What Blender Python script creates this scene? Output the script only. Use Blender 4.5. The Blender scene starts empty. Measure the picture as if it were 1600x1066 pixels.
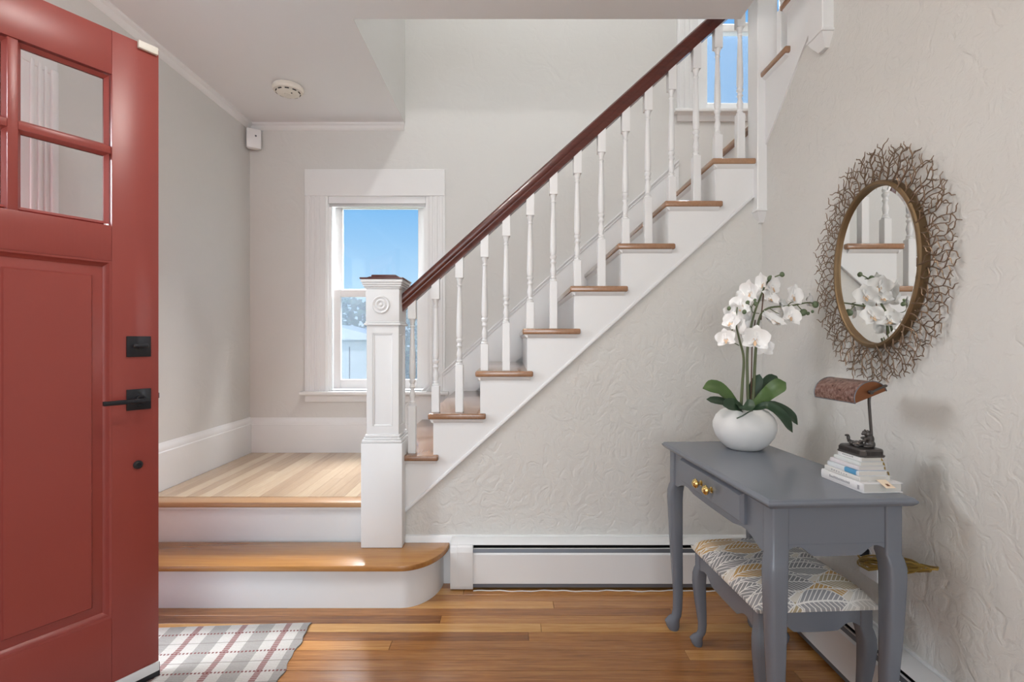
import bpy, bmesh, math, random
from mathutils import Vector, Matrix
random.seed(7)
scene = bpy.context.scene
COL = scene.collection
PI = math.pi
CAMZ = 1.10
# ------------------------------------------------------------------ camera
cd = bpy.data.cameras.new('camera'); cam = bpy.data.objects.new('camera', cd); COL.objects.link(cam)
cam.location = (0, 0, CAMZ); cam.rotation_euler = (PI/2, 0, 0)
cd.sensor_width = 36; cd.lens = 18.0; cd.clip_start = 0.03; cd.clip_end = 300
scene.camera = cam
scene.view_settings.view_transform = 'Standard'
scene.view_settings.look = 'None'
scene.view_settings.gamma = 1
scene.view_settings.exposure = 0.22
scene.view_settings.use_curve_mapping = False
# ------------------------------------------------------------------ world (clear blue sky, paler to the horizon)
wd = bpy.data.worlds.new('world'); scene.world = wd; wd.use_nodes = True
nt = wd.node_tree; nt.nodes.clear()
wo = nt.nodes.new('ShaderNodeOutputWorld'); bg = nt.nodes.new('ShaderNodeBackground')
tc = nt.nodes.new('ShaderNodeTexCoord'); sx = nt.nodes.new('ShaderNodeSeparateXYZ'); rp = nt.nodes.new('ShaderNodeValToRGB')
nt.links.new(tc.outputs['Generated'], sx.inputs[0]); nt.links.new(sx.outputs['Z'], rp.inputs[0])
e = rp.color_ramp.elements
e[0].position = 0.0; e[0].color = (.62, .78, .93, 1)
e[1].position = 0.9; e[1].color = (.10, .34, .80, 1)
m_ = e.new(.07); m_.color = (.45, .68, .88, 1)
m_ = e.new(.25); m_.color = (.19, .46, .80, 1)
nt.links.new(rp.outputs[0], bg.inputs[0]); bg.inputs[1].default_value = 1.0
nt.links.new(bg.outputs[0], wo.inputs[0])

def area(name, loc, rot, sx_, sy_, power, color=(1, 1, 1)):
    l = bpy.data.lights.new(name, 'AREA'); l.shape = 'RECTANGLE'; l.size = sx_; l.size_y = sy_
    l.energy = power; l.color = color
    o = bpy.data.objects.new(name, l); COL.objects.link(o); o.location = loc; o.rotation_euler = rot
    return o
# added fill from an unseen rear window behind the camera; daylight through the open front door and down the stairwell
area('rear_fill', (-.3, -3.28, 1.45), (PI/2, 0, 0), 2.3, 1.9, 50, (.97, .985, 1))
area('doorway_daylight', (-2.9, 1.5, 2.5), (0, math.radians(-62), 0), 1.6, 1.4, 200, (.94, .975, 1))
area('window_daylight', (-.9, 4.5, 3.2), (math.radians(-60), 0, 0), 1.6, 1.2, 520, (.97, .985, 1))
area('stair_window_daylight', (1.55, 4.6, 5.3), (math.radians(-55), 0, 0), 1.5, 1.2, 420, (.97, .985, 1))
sun = bpy.data.lights.new('sun', 'SUN'); sun.energy = 2.6; sun.angle = .02; sun.color = (1, .97, .92)
so = bpy.data.objects.new('sun', sun); COL.objects.link(so); so.rotation_euler = Vector((.06, .60, -.78)).to_track_quat('-Z', 'Y').to_euler()

# ------------------------------------------------------------------ helpers
def P(px, py, D):            # a pixel on the plane at depth D
    return Vector(((px-800)*D/800, D, CAMZ-(py-533)*D/800))

ROOTM = {}
def rootm(o):
    while o.parent: o = o.parent
    return ROOTM.get(o.name, Matrix.Identity(4))

def tag(o, label=None, cat=None, group=None, kind=None):
    if label: o['label'] = label
    if cat: o['category'] = cat
    if group: o['group'] = group
    if kind: o['kind'] = kind
    return o

def empty(name, loc=(0, 0, 0), rz=0, label=None, cat=None, group=None, kind=None):
    o = bpy.data.objects.new(name, None); COL.objects.link(o)
    o.location = loc; o.rotation_euler = (0, 0, rz); o.empty_display_size = .05
    ROOTM[o.name] = Matrix.Translation(Vector(loc)) @ Matrix.Rotation(rz, 4, 'Z')
    return tag(o, label, cat, group, kind)

def obj(name, bm, m, parent=None, smooth=True, world=True, ang=35):
    """link bm as one mesh object; vertices are world coordinates when world is set, else the parent's own"""
    me = bpy.data.meshes.new(name)
    if parent is not None and world:
        bm.transform(rootm(parent).inverted())
    bmesh.ops.recalc_face_normals(bm, faces=bm.faces)
    bm.to_mesh(me); bm.free()
    if isinstance(m, (list, tuple)):
        for k in m: me.materials.append(k)
    else: me.materials.append(m)
    if smooth:
        me.shade_smooth(); me.set_sharp_from_angle(angle=math.radians(ang))
    o = bpy.data.objects.new(name, me); COL.objects.link(o)
    if parent is not None: o.parent = parent
    return o

def copy_at(src, parent, loc=None):
    o = src.copy(); COL.objects.link(o); o.parent = parent
    if loc is not None: o.location = loc
    return o

def struct(name, bm, m, smooth=True, ang=35):
    return tag(obj(name, bm, m, None, smooth, ang=ang), kind='structure')

def B(): return bmesh.new()

def box(bm, x0, x1, y0, y1, z0, z1, bev=0, seg=2, M=None):
    t = bmesh.new()
    r = bmesh.ops.create_cube(t, size=1)
    for v in t.verts:
        v.co = Vector(((x0+x1)/2+v.co.x*(x1-x0), (y0+y1)/2+v.co.y*(y1-y0), (z0+z1)/2+v.co.z*(z1-z0)))
    if bev: bmesh.ops.bevel(t, geom=t.edges[:], offset=bev, segments=seg, affect='EDGES', profile=.5)
    if M is not None: t.transform(M)
    me = bpy.data.meshes.new('t'); t.to_mesh(me); t.free(); bm.from_mesh(me); bpy.data.meshes.remove(me)
    return bm

def prism(bm, pts, axis, a, b, bev=0, M=None):
    """extrude a polygon along axis from a to b; pts are the other two coordinates in xyz order"""
    t = bmesh.new()
    def mk(p, w):
        return (w, p[0], p[1]) if axis == 'x' else ((p[0], w, p[1]) if axis == 'y' else (p[0], p[1], w))
    va = [t.verts.new(mk(p, a)) for p in pts]; vb = [t.verts.new(mk(p, b)) for p in pts]
    n = len(pts)
    t.faces.new(va); t.faces.new(vb[::-1])
    for i in range(n): t.faces.new((va[i], vb[i], vb[(i+1) % n], va[(i+1) % n]))
    bmesh.ops.recalc_face_normals(t, faces=t.faces)
    if bev: bmesh.ops.bevel(t, geom=t.edges[:], offset=bev, segments=2, affect='EDGES', profile=.5)
    if n > 4: bmesh.ops.triangulate(t, faces=[f for f in t.faces if len(f.verts) > 4])
    if M is not None: t.transform(M)
    me = bpy.data.meshes.new('t'); t.to_mesh(me); t.free(); bm.from_mesh(me); bpy.data.meshes.remove(me)
    return bm

def lathe(bm, prof, seg=20, M=None, sx=1, sy=1):
    """prof: (radius, height) pairs; turned about z"""
    t = bmesh.new(); rings = []
    for r, z in prof:
        if r < 1e-6: rings.append([t.verts.new((0, 0, z))])
        else: rings.append([t.verts.new((r*sx*math.cos(2*PI*k/seg), r*sy*math.sin(2*PI*k/seg), z)) for k in range(seg)])
    for a, b in zip(rings[:-1], rings[1:]):
        for k in range(seg):
            k2 = (k+1) % seg
            if len(a) == 1 and len(b) == 1: continue
            if len(a) == 1: t.faces.new((a[0], b[k], b[k2]))
            elif len(b) == 1: t.faces.new((a[k], b[0], a[k2]))
            else: t.faces.new((a[k], b[k], b[k2], a[k2]))
    for rg in (rings[0], rings[-1]):
        if len(rg) > 1: t.faces.new(rg)
    if M is not None: t.transform(M)
    me = bpy.data.meshes.new('t'); t.to_mesh(me); t.free(); bm.from_mesh(me); bpy.data.meshes.remove(me)
    return bm

def tube(bm, pts, r, seg=6, closed=False):
    """round tube along pts; r is one radius or one for each point"""
    pts = [Vector(p) for p in pts]; n = len(pts)
    rr = r if isinstance(r, (list, tuple)) else [r]*n
    rings = []; up = None
    for i, p in enumerate(pts):
        if closed: d = (pts[(i+1) % n]-pts[i-1])
        else: d = pts[min(i+1, n-1)]-pts[max(i-1, 0)]
        d.normalize()
        if up is None:
            up = Vector((0, 0, 1)) if abs(d.z) < .9 else Vector((1, 0, 0))
        s = d.cross(up)
        if s.length < 1e-4: s = d.cross(Vector((.3, .9, .1)))
        s.normalize(); up = s.cross(d).normalized()
        rings.append([bm.verts.new(p+rr[i]*(math.cos(2*PI*k/seg)*s+math.sin(2*PI*k/seg)*up)) for k in range(seg)])
    pairs = list(zip(rings[:-1], rings[1:]))
    if closed: pairs.append((rings[-1], rings[0]))
    for a, b in pairs:
        for k in range(seg):
            k2 = (k+1) % seg
            bm.faces.new((a[k], b[k], b[k2], a[k2]))
    if not closed:
        bm.faces.new(rings[0][::-1]); bm.faces.new(rings[-1])
    return bm

def loft(bm, rings, cap=True):
    vr = [[bm.verts.new(p) for p in rg] for rg in rings]; n = len(vr[0])
    for a, b in zip(vr[:-1], vr[1:]):
        for k in range(n):
            bm.faces.new((a[k], a[(k+1) % n], b[(k+1) % n], b[k]))
    if cap: bm.faces.new(vr[0][::-1]); bm.faces.new(vr[-1])
    return bm

def ball(bm, c, r, seg=12, rings=8, M=None):
    r = r if isinstance(r, (tuple, list)) else (r, r, r)
    m = Matrix.Translation(Vector(c)) @ (M if M is not None else Matrix.Identity(4)) @ Matrix.Diagonal((*r, 1))
    bmesh.ops.create_uvsphere(bm, u_segments=seg, v_segments=rings, radius=1, matrix=m)
    return bm

def bez(pts, n=12):
    """smooth curve through pts (Catmull-Rom)"""
    pts = [Vector(p) for p in pts]; out = []
    ext = [2*pts[0]-pts[1]]+pts+[2*pts[-1]-pts[-2]]
    for i in range(1, len(ext)-2):
        for k in range(n):
            t = k/n; a, b, c, d = ext[i-1:i+3]
            out.append(.5*((2*b)+(c-a)*t+(2*a-5*b+4*c-d)*t*t+(3*b-a-3*c+d)*t**3))
    out.append(pts[-1]); return out

# ------------------------------------------------------------------ materials
class NG:
    """small wrapper to write node maths"""
    def __init__(s, name):
        s.m = bpy.data.materials.new(name); s.m.use_nodes = True; s.t = s.m.node_tree; s.N = s.t.nodes; s.L = s.t.links
        s.b = s.N['Principled BSDF']; s.o = s.N['Material Output']
    def new(s, ty, **kw):
        n = s.N.new(ty)
        for k, v in kw.items(): setattr(n, k, v)
        return n
    def put(s, sock, v):
        if hasattr(v, 'is_output') or isinstance(v, bpy.types.NodeSocket): s.L.new(v, sock)
        else: sock.default_value = v
    def math(s, op, a, b=0.0, c=0.0, clamp=False):
        n = s.new('ShaderNodeMath', operation=op, use_clamp=clamp)
        for i, v in enumerate((a, b, c)): s.put(n.inputs[i], v)
        return n.outputs[0]
    def mix(s, f, a, b, ty='MIX'):
        n = s.new('ShaderNodeMix', data_type='RGBA', blend_type=ty)
        s.put(n.inputs[0], f); s.put(n.inputs[6], a if not isinstance(a, tuple) else (*a, 1)[:4]); s.put(n.inputs[7], b if not isinstance(b, tuple) else (*b, 1)[:4])
        return n.outputs[2]
    def ramp(s, f, stops):
        n = s.new('ShaderNodeValToRGB'); el = n.color_ramp.elements
        while len(el) < len(stops): el.new(.5)
        for x, (p, c) in zip(el, stops): x.position = p; x.color = (*c, 1)
        s.put(n.inputs[0], f); return n.outputs[0]
    def coords(s, kind='Object'): return s.new('ShaderNodeTexCoord').outputs[kind]
    def mapping(s, v, scale=(1, 1, 1), loc=(0, 0, 0)):
        n = s.new('ShaderNodeMapping'); s.L.new(v, n.inputs[0]); n.inputs['Scale'].default_value = scale; n.inputs['Location'].default_value = loc
        return n.outputs[0]
    def noise(s, v, scale=5, detail=4, rough=.55, dist=0):
        n = s.new('ShaderNodeTexNoise'); s.L.new(v, n.inputs['Vector'])
        n.inputs['Scale'].default_value = scale; n.inputs['Detail'].default_value = detail
        n.inputs['Roughness'].default_value = rough; n.inputs['Distortion'].default_value = dist
        return n.outputs['Fac']
    def bump(s, h, strength=.3, dist=.01):
        n = s.new('ShaderNodeBump'); s.L.new(h, n.inputs['Height']); n.inputs['Strength'].default_value = strength; n.inputs['Distance'].default_value = dist
        s.L.new(n.outputs[0], s.b.inputs['Normal'])
    def set(s, color=None, rough=None, metal=None, spec=None, coat=None):
        if color is not None: s.put(s.b.inputs['Base Color'], (*color, 1) if isinstance(color, tuple) else color)
        if rough is not None: s.put(s.b.inputs['Roughness'], rough)
        if metal is not None: s.put(s.b.inputs['Metallic'], metal)
        if spec is not None: s.put(s.b.inputs['Specular IOR Level'], spec)
        if coat is not None: s.put(s.b.inputs['Coat Weight'], coat)
        return s.m

def plain(name, c, rough=.5, metal=0, var=.04, bump=0, bscale=60, spec=None, coat=None):
    g = NG(name); v = g.coords()
    n = g.noise(v, 9, 3)
    g.set(g.mix(n, tuple(k*(1-var) for k in c), tuple(min(1, k*(1+var)) for k in c)), rough, metal, spec, coat)
    if bump: g.bump(g.noise(v, bscale, 3), .35, bump)
    return g.m

def plaster(name, c, amount=.004, scale=9):
    g = NG(name); v = g.coords()
    n = g.noise(v, 2.2, 3); col = g.mix(n, tuple(k*.97 for k in c), tuple(min(1, k*1.03) for k in c))
    h1 = g.noise(v, scale, 4, .5, 1.6); h2 = g.noise(v, scale*4.2, 3, .5, .6)
    s1 = g.math('SMOOTH_MIN', h1, .56, .1)
    h = g.math('ADD', g.math('MULTIPLY', s1, 1.5), g.math('MULTIPLY', h2, .28))
    g.set(col, .62, 0, .35); g.bump(h, .55, amount)
    return g.m

def wood(name, stops, axis='x', rough=.35, coat=0, rnd=1.0, bump=.0004, gs=1.0):
    """boards: tone differs from piece to piece, grain runs along the axis"""
    g = NG(name); v = g.coords(); oi = g.new('ShaderNodeObjectInfo').outputs['Random']
    off = g.new('ShaderNodeCombineXYZ'); g.L.new(g.math('MULTIPLY', oi, 37.0), off.inputs[0]); g.L.new(g.math('MULTIPLY', oi, 91.0), off.inputs[1]); g.L.new(g.math('MULTIPLY', oi, 53.0), off.inputs[2])
    ad = g.new('ShaderNodeVectorMath', operation='ADD'); g.L.new(v, ad.inputs[0]); g.L.new(off.outputs[0], ad.inputs[1])
    st = {'x': (1.6, 42, 42), 'y': (42, 1.6, 42), 'z': (42, 42, 1.6)}[axis]
    st = tuple(k*gs for k in st)
    w = g.mapping(ad.outputs[0], st)
    n1 = g.noise(w, 1.0, 5, .6, 1.2); n2 = g.noise(g.mapping(ad.outputs[0], tuple(k*4 for k in st)), 1.5, 3, .6)
    f = g.math('ADD', g.math('MULTIPLY', oi, .62*rnd), g.math('MULTIPLY', n1, .55 if rnd else .95))
    f = g.math('ADD', f, g.math('MULTIPLY', g.math('SUBTRACT', n2, .5), .55))
    f = g.math('SUBTRACT', f, .08)
    g.set(g.ramp(f, stops), rough, 0, .5, coat); g.b.inputs['Coat Roughness'].default_value = .12
    g.bump(n2, .3, bump)
    return g.m

def glass(name, tint=(1, 1, 1), refl=1.0):
    g = NG(name); g.N.remove(g.b)
    t = g.new('ShaderNodeBsdfTransparent'); t.inputs[0].default_value = (*tint, 1)
    gl = g.new('ShaderNodeBsdfGlossy'); gl.inputs['Roughness'].default_value = .0
    fr = g.new('ShaderNodeFresnel'); fr.inputs[0].default_value = 1.5
    mx = g.new('ShaderNodeMixShader'); g.L.new(g.math('MULTIPLY', g.math('MULTIPLY', fr.outputs[0], refl), g.math('SUBTRACT', 1.0, g.new('ShaderNodeNewGeometry').outputs['Backfacing'])), mx.inputs[0])
    g.L.new(t.outputs[0], mx.inputs[1]); g.L.new(gl.outputs[0], mx.inputs[2]); g.L.new(mx.outputs[0], g.o.inputs[0])
    return g.m

def screen_mat():
    g = NG('insect_screen'); g.N.remove(g.b)
    t = g.new('ShaderNodeBsdfTransparent'); d = g.new('ShaderNodeBsdfTranslucent'); d.inputs[0].default_value = (.22, .27, .33, 1)
    d2 = g.new('ShaderNodeBsdfDiffuse'); d2.inputs[0].default_value = (.22, .27, .33, 1)
    a = g.new('ShaderNodeMixShader'); a.inputs[0].default_value = .5; g.L.new(d.outputs[0], a.inputs[1]); g.L.new(d2.outputs[0], a.inputs[2])
    mx = g.new('ShaderNodeMixShader'); mx.inputs[0].default_value = .30
    g.L.new(t.outputs[0], mx.inputs[1]); g.L.new(a.outputs[0], mx.inputs[2]); g.L.new(mx.outputs[0], g.o.inputs[0])
    return g.m

def emit(name, c, s):
    g = NG(name); g.set((0, 0, 0), .5); g.b.inputs['Emission Color'].default_value = (*c, 1); g.b.inputs['Emission Strength'].default_value = s
    return g.m

M = {}
M['wall'] = plaster('wall_paint', (.66, .655, .635), .0030, 8)
M['wall_rough'] = plaster('trowelled_plaster', (.66, .65, .62), .009, 17)
M['ceiling'] = plain('ceiling_paint', (.78, .78, .79), .7, var=.01)
M['white'] = plain('white_trim_paint', (.78, .785, .785), .32, var=.015, bump=.0006, bscale=25)
M['riser'] = plain('riser_paint', (.755, .765, .77), .36, var=.02, bump=.0014, bscale=30)
M['vinyl'] = plain('white_vinyl', (.86, .87, .87), .3, var=.01)
M['heater'] = plain('heater_enamel', (.75, .755, .755), .35, var=.01)
M['grey_metal'] = plain('damper_metal', (.14, .15, .17), .4, .4)
M['dark'] = plain('dark_gap', (.015, .014, .013), .8)
M['black'] = plain('black_metal', (.018, .019, .024), .35, .3)
M['floor'] = wood('honey_oak_boards', [(.10, (.14, .050, .015)), (.36, (.31, .125, .034)), (.62, (.47, .22, .064)), (.95, (.64, .38, .14))], 'x', .24, .3)
M['landing'] = wood('pale_oak_boards', [(0, (.36, .245, .155)), (.35, (.46, .33, .215)), (.7, (.55, .415, .28)), (1, (.66, .53, .36))], 'y', .24, .4)
M['nosing'] = wood('oak_nosing', [(0, (.36, .20, .10)), (.5, (.50, .29, .14)), (1, (.62, .40, .22))], 'x', .35, .1)
M['step'] = wood('orange_oak_tread', [(0, (.27, .11, .03)), (.4, (.42, .20, .06)), (.7, (.54, .29, .10)), (1, (.64, .39, .16))], 'x', .26, .3, .5, gs=.6)
M['tread'] = wood('oak_stair_tread', [(0, (.20, .092, .046)), (.5, (.32, .165, .086)), (1, (.43, .25, .145))], 'y', .2, .9)
M['rail'] = wood('mahogany', [(0, (.045, .009, .006)), (.5, (.10, .019, .012)), (1, (.17, .04, .025))], 'x', .28, .3, 0)
M['red'] = None
def red_paint():
    g = NG('brick_red_door_paint'); v = g.coords()
    n = g.noise(g.mapping(v, (40, 40, 2.5)), 3, 4); n2 = g.noise(v, 4, 2)
    g.set(g.mix(n2, (.285, .054, .044), (.315, .062, .050)), .33, 0, .5); g.bump(n, .25, .0006); return g.m
M['red'] = red_paint()
M['glass'] = glass('window_glass')
M['door_glass'] = glass('door_glass', (.97, .98, .99), 1.4)
M['screen'] = screen_mat()
M['desk'] = plain('grey_blue_desk_paint', (.150, .166, .196), .24, var=.03, bump=.0003, bscale=40)
M['brass'] = plain('polished_brass', (.70, .52, .20), .22, 1.0)
M['gold'] = plain('aged_gold_metal', (.21, .14, .075), .5, .8, .35, .0012, 60)
M['twig'] = plain('bronze_wire', (.22, .15, .10), .45, .7, .25)
M['mirror'] = plain('mirror_silver', (.92, .93, .92), .0, 1.0, 0)
M['ceramic'] = plain('matte_white_ceramic', (.78, .775, .755), .6, var=.03, bump=.0012, bscale=35)
M['leaf'] = plain('dark_green_leaf', (.028, .062, .030), .35, var=.35)
M['leaf2'] = plain('bright_green_leaf', (.085, .15, .045), .35, var=.3)
M['stem'] = plain('olive_green_stem', (.12, .145, .065), .5, var=.3)
M['stake'] = plain('brown_stake', (.13, .06, .035), .6)
M['bud'] = plain('green_bud', (.12, .165, .085), .45, var=.2)
M['moss'] = plain('dark_moss', (.05, .05, .025), .9, var=.4)
def petal_mat():
    g = NG('white_orchid_petal'); g.set((.93, .92, .90), .5)
    g.b.inputs['Subsurface Weight'].default_value = .15; g.b.inputs['Subsurface Radius'].default_value = (.01, .01, .01); return g.m
M['petal'] = petal_mat()
M['lip'] = plain('cream_orchid_lip', (.80, .55, .34), .5, var=.2)
M['iron'] = plain('dark_bronze_casting', (.095, .088, .085), .38, .7, .35, .0005, 120)
def copper():
    g = NG('mottled_copper_shade'); v = g.coords(); n = g.noise(v, 90, 5, .65)
    g.set(g.ramp(n, [(.3, (.10, .045, .035)), (.5, (.26, .14, .11)), (.72, (.50, .36, .32))]), g.ramp(n, [(.3, (.22,)*3), (.7, (.45,)*3)]), .85); return g.m
M['copper'] = copper()
M['copper_plain'] = plain('brown_copper_end', (.22, .085, .035), .45, .6, .2)
M['cord'] = plain('gold_cord', (.36, .24, .055), .42, .3, .15)
M['paper'] = plain('page_paper', (.62, .60, .56), .8, var=.06)
M['print'] = plain('grey_print', (.36, .36, .38), .6)
M['card'] = plain('cream_card', (.80, .66, .50), .7)
M['shed'] = plain('white_shed_siding', (.52, .58, .63), .7)
M['grass'] = plain('outdoor_grass', (.10, .16, .06), .9, var=.3)
M['foliage'] = plain('tree_foliage', (.075, .125, .085), .8, var=.5)
M['bark'] = plain('tree_bark', (.10, .075, .055), .9, var=.3)
M['plastic'] = plain('cream_plastic', (.74, .71, .64), .45, var=.02)
M['whiteplastic'] = plain('white_plastic', (.80, .81, .82), .4, var=.01)

# ================================================================== the room
XL, XR, YB, YS, ZC = -1.735, 1.14, 3.39, 2.335, 2.537      # left wall, right wall, back wall, stair wall, ceiling
YR = -3.2
UF = 2.69; UC = 4.95                                        # upper floor and its ceiling
DY0, DY1, DZ = .865, 1.80, 2.10                             # front door opening in the left wall
z1, z2 = .185, .365                                         # first step and low landing

# floor: boards run across the picture
fl = struct('floor', box(B(), XL-.2, XR+.2, YR-.1, YB, -.08, -.018), M['dark'], False)
BW = .057
rows = 0; y = YS
pm = {}
rnd = random.Random(11)
while y > .25:
    y0 = y-BW
    x = XL + rnd.uniform(-1.6, 0)
    while x < XR:
        L = rnd.choice((1.1, 1.4, 1.8, 2.1, 2.4))
        xa, xb = max(x, XL), min(x+L, XR)
        x += L
        if xb-xa < .03: continue
        o = obj('floor_plank', box(B(), -(xb-xa)/2+.0006, (xb-xa)/2-.0006, -BW/2+.0006, BW/2-.0006, -.018, 0, .0009, 1), M['floor'], fl, False, False)
        o.location = ((xa+xb)/2, (y0+y)/2, 0)
    y = y0
bm = B(); yy = y
while yy > YR:
    x = XL + rnd.uniform(-1.6, 0)
    while x < XR:
        L = rnd.choice((1.1, 1.4, 1.8, 2.1, 2.4)); xa, xb = max(x, XL), min(x+L, XR); x += L
        if xb-xa > .03: box(bm, xa, xb-.001, yy-BW+.0005, yy-.0005, -.018, 0)
    yy -= BW
tag(obj('floor_planks_beyond', bm, M['floor'], fl, False), kind='stuff')

# ceiling with the stairwell cut out
bm = B()
box(bm, XL-.1, 1.02, YR-.1, 2.285, ZC, UF); box(bm, XL-.1, -.71, 2.285, YB, ZC, UF); box(bm, 1.02, XR+.1, YR-.1, 1.80, ZC, UF)
struct('ceiling', bm, M['ceiling'], False)
struct('wall_stairwell', box(B(), -.83, -.708, 2.283, YB, ZC+.001, UC), M['wall'], False)

# back wall with two windows
W1 = dict(x0=-1.229, x1=-.555, z0=.769, z1=2.075)
W2 = dict(x0=1.225, x1=1.899, z0=2.62, z1=3.80)
bm = B()
def wallbox(x0, x1, z0, z1): box(bm, x0, x1, YB, YB+.16, z0, z1)
wallbox(XL-.2, W1['x0'], -.1, UC); wallbox(W1['x0'], W1['x1'], -.1, W1['z0']); wallbox(W1['x0'], W1['x1'], W1['z1'], UC)
wallbox(W1['x1'], W2['x0'], -.1, UC); wallbox(W2['x0'], W2['x1'], -.1, W2['z0']); wallbox(W2['x0'], W2['x1'], W2['z1'], UC)
wallbox(W2['x1'], 2.5, -.1, UC)
struct('wall_back', bm, M['wall'], False)
# left wall with the front door opening
bm = B()
box(bm, XL-.16, XL, YR-.1, DY0, -.1, ZC); box(bm, XL-.16, XL, DY0, DY1, DZ, ZC); box(bm, XL-.16, XL, DY1, YB, -.1, ZC)
struct('wall_left', bm, M['wall'], False)
# right wall under the upper flight, and the wall under the lower flight
def under1(x): return .334+.904*(x+.4835)                  # lower edge of the first stringer
def under2(y_): return 2.01+.92*(2.257-y_)                 # lower edge of the second stringer
struct('wall_right', prism(B(), [(YR-.1, -.1), (YS+.02, -.1), (YS+.02, under2(YS+.02)), (1.68, ZC-.001), (YR-.1, ZC-.001)], 'x', XR, XR+.10), M['wall_rough'], False)
xe = XR
struct('wall_under_stairs', prism(B(), [(-.52, -.05), (xe, -.05), (xe, under1(xe)), (-.52, under1(-.52))], 'y', YS, YS+.08), M['wall_rough'], False)
# rear wall with an added, unseen window opening for the fill light; upper hall
bm = B()
box(bm, XL-.1, -1.5, YR-.12, YR, -.1, ZC); box(bm, .9, XR+.1, YR-.12, YR, -.1, ZC); box(bm, -1.5, .9, YR-.12, YR, -.1, .45); box(bm, -1.5, .9, YR-.12, YR, 2.42, ZC)
struct('wall_rear', bm, M['wall'], False)
bm = B()
box(bm, 2.22, 2.34, -.3, YB, 1.9, UC); box(bm, -.83, 2.34, -.42, -.3, UF, UC); box(bm, -.83, -.71, -.3, 2.285, UF, UC)
struct('wall_upper', bm, M['wall'], False)
struct('ceiling_upper', box(B(), -.9, 2.4, -.5, YB+.16, UC, UC+.1), M['ceiling'], False)

# crown moulding
def crown_prof(s): return [(0, 0), (s*.032, 0), (s*.030, -.010), (s*.018, -.018), (s*.014, -.030), (s*.006, -.040), (0, -.043)]
bm = B(); prism(bm, [(YB-a, ZC+b) for a, b in [(p[0], p[1]) for p in crown_prof(1)]], 'x', XL, -.712)
struct('trim_1', bm, M['white'])
bm = B(); prism(bm, [(XL+a, ZC+b) for a, b in crown_prof(1)], 'y', YR, YB)
struct('trim_2', bm, M['white'])
# baseboards on the low landing
def base_prof(h): return [(0, 0), (.020, 0), (.020, h-.045), (.016, h-.040), (.016, h-.028), (.012, h-.016), (.005, h-.006), (.004, h), (0, h)]
struct('baseboard_back', prism(B(), [(YB-a, z2+b) for a, b in base_prof(.228)], 'x', XL, -.55), M['white'])
struct('baseboard_left', prism(B(), [(XL+a, z2+b) for a, b in base_prof(.232)], 'y', 2.34, YB), M['white'])
struct('baseboard_stair', prism(B(), [(YS-a, b) for a, b in [(0, 0), (.012, 0), (.012, .205), (.006, .216), (0, .217)]], 'x', -.485, XR), M['white'])
struct('baseboard_right', prism(B(), [(XR-a, b) for a, b in [(0, 0), (.012, 0), (.012, .205), (.006, .216), (0, .217)]], 'y', YR, YS-.012), M['white'])

# ------------------------------------------------------------------ windows
def window(name, w, split, label, blind):
    x0, x1, a, b = w['x0'], w['x1'], w['z0'], w['z1']
    r = empty(name, ((x0+x1)/2, YB, a), label=label, kind='structure')
    for s in (0, 1):                                       # side casings with fluting
        bm = B(); u0, u1 = (x0-.135, x0) if s == 0 else (x1, x1+.114)
        box(bm, u0, u1, YB-.018, YB+.001, a, b-.02)
        for q in (.012, .045, .078): box(bm, u0+q, u0+q+.020, YB-.023, YB-.017, a, b-.02, .002, 1)
        obj('side_casing', bm, M['white'], r)
    obj('head_casing', box(B(), x0-.135, x1+.114, YB-.026, YB+.001, b-.02, b+.155, .002, 1), M['white'], r)
    bm = B(); box(bm, x0-.16, x1+.14, YB-.055, YB+.06, a-.022, a, .006); obj('window_sill', bm, M['white'], r)
    bm = B(); prism(bm, [(YB, a-.07), (YB-.014, a-.07), (YB-.018, a-.06), (YB-.018, a-.034), (YB-.032, a-.022), (YB, a-.022)], 'x', x0-.135, x1+.114); obj('apron', bm, M['white'], r)
    bm = B()                                               # jamb liner
    box(bm, x0, x0+.014, YB-.012, YB+.14, a, b); box(bm, x1-.014, x1, YB-.012, YB+.14, a, b); box(bm, x0, x1, YB-.012, YB+.14, b-.014, b)
    box(bm, x0+.014, x0+.032, YB+.004, YB+.03, a, b); box(bm, x1-.032, x1-.014, YB+.004, YB+.03, a, b)
    obj('jamb', bm, M['vinyl'], r)
    xa, xb = x0+.032, x1-.030
    def sash(nm, za, zb, yy_, bt, tp):
        bm = B(); t = .05
        box(bm, xa, xa+t, yy_, yy_+.03, za, zb, .003, 1); box(bm, xb-t, xb, yy_, yy_+.03, za, zb, .003, 1)
        box(bm, xa+t, xb-t, yy_, yy_+.03, za, za+bt, .003, 1); box(bm, xa+t, xb-t, yy_, yy_+.03, zb-tp, zb, .003, 1)
        s_ = obj(nm, bm, M['vinyl'], r)
        obj('pane', box(B(), xa+t-.004, xb-t+.004, yy_+.012, yy_+.016, za+bt-.004, zb-tp+.004), M['glass'], s_, False)
        return s_
    lo = sash('lower_sash', a+.012, split+.022, YB+.035, .062, .05)
    bm = B(); box(bm, (xa+xb)/2-.03, (xa+xb)/2+.03, YB+.028, YB+.04, split+.014, split+.03, .003, 1); obj('sash_lock', bm, M['vinyl'], lo)
    sash('upper_sash', split-.022, b-.02, YB+.072, .05, .06)
    obj('insect_screen', box(B(), xa+.01, xb-.01, YB+.118, YB+.119, a, split), M['screen'], r, False)
    if blind:
        bm = B(); box(bm, x0+.016, x1-.016, YB-.010, YB+.034, b-.068, b-.012, .004)
        for q in range(4): box(bm, x0+.02, x1-.02, YB-.006, YB+.03, b-.074-.004*q, b-.0715-.004*q)
        obj('roller_blind', bm, M['whiteplastic'], r)
    return r
window('window_1', W1, 1.423, 'white double-hung window above the low landing', True)
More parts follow.
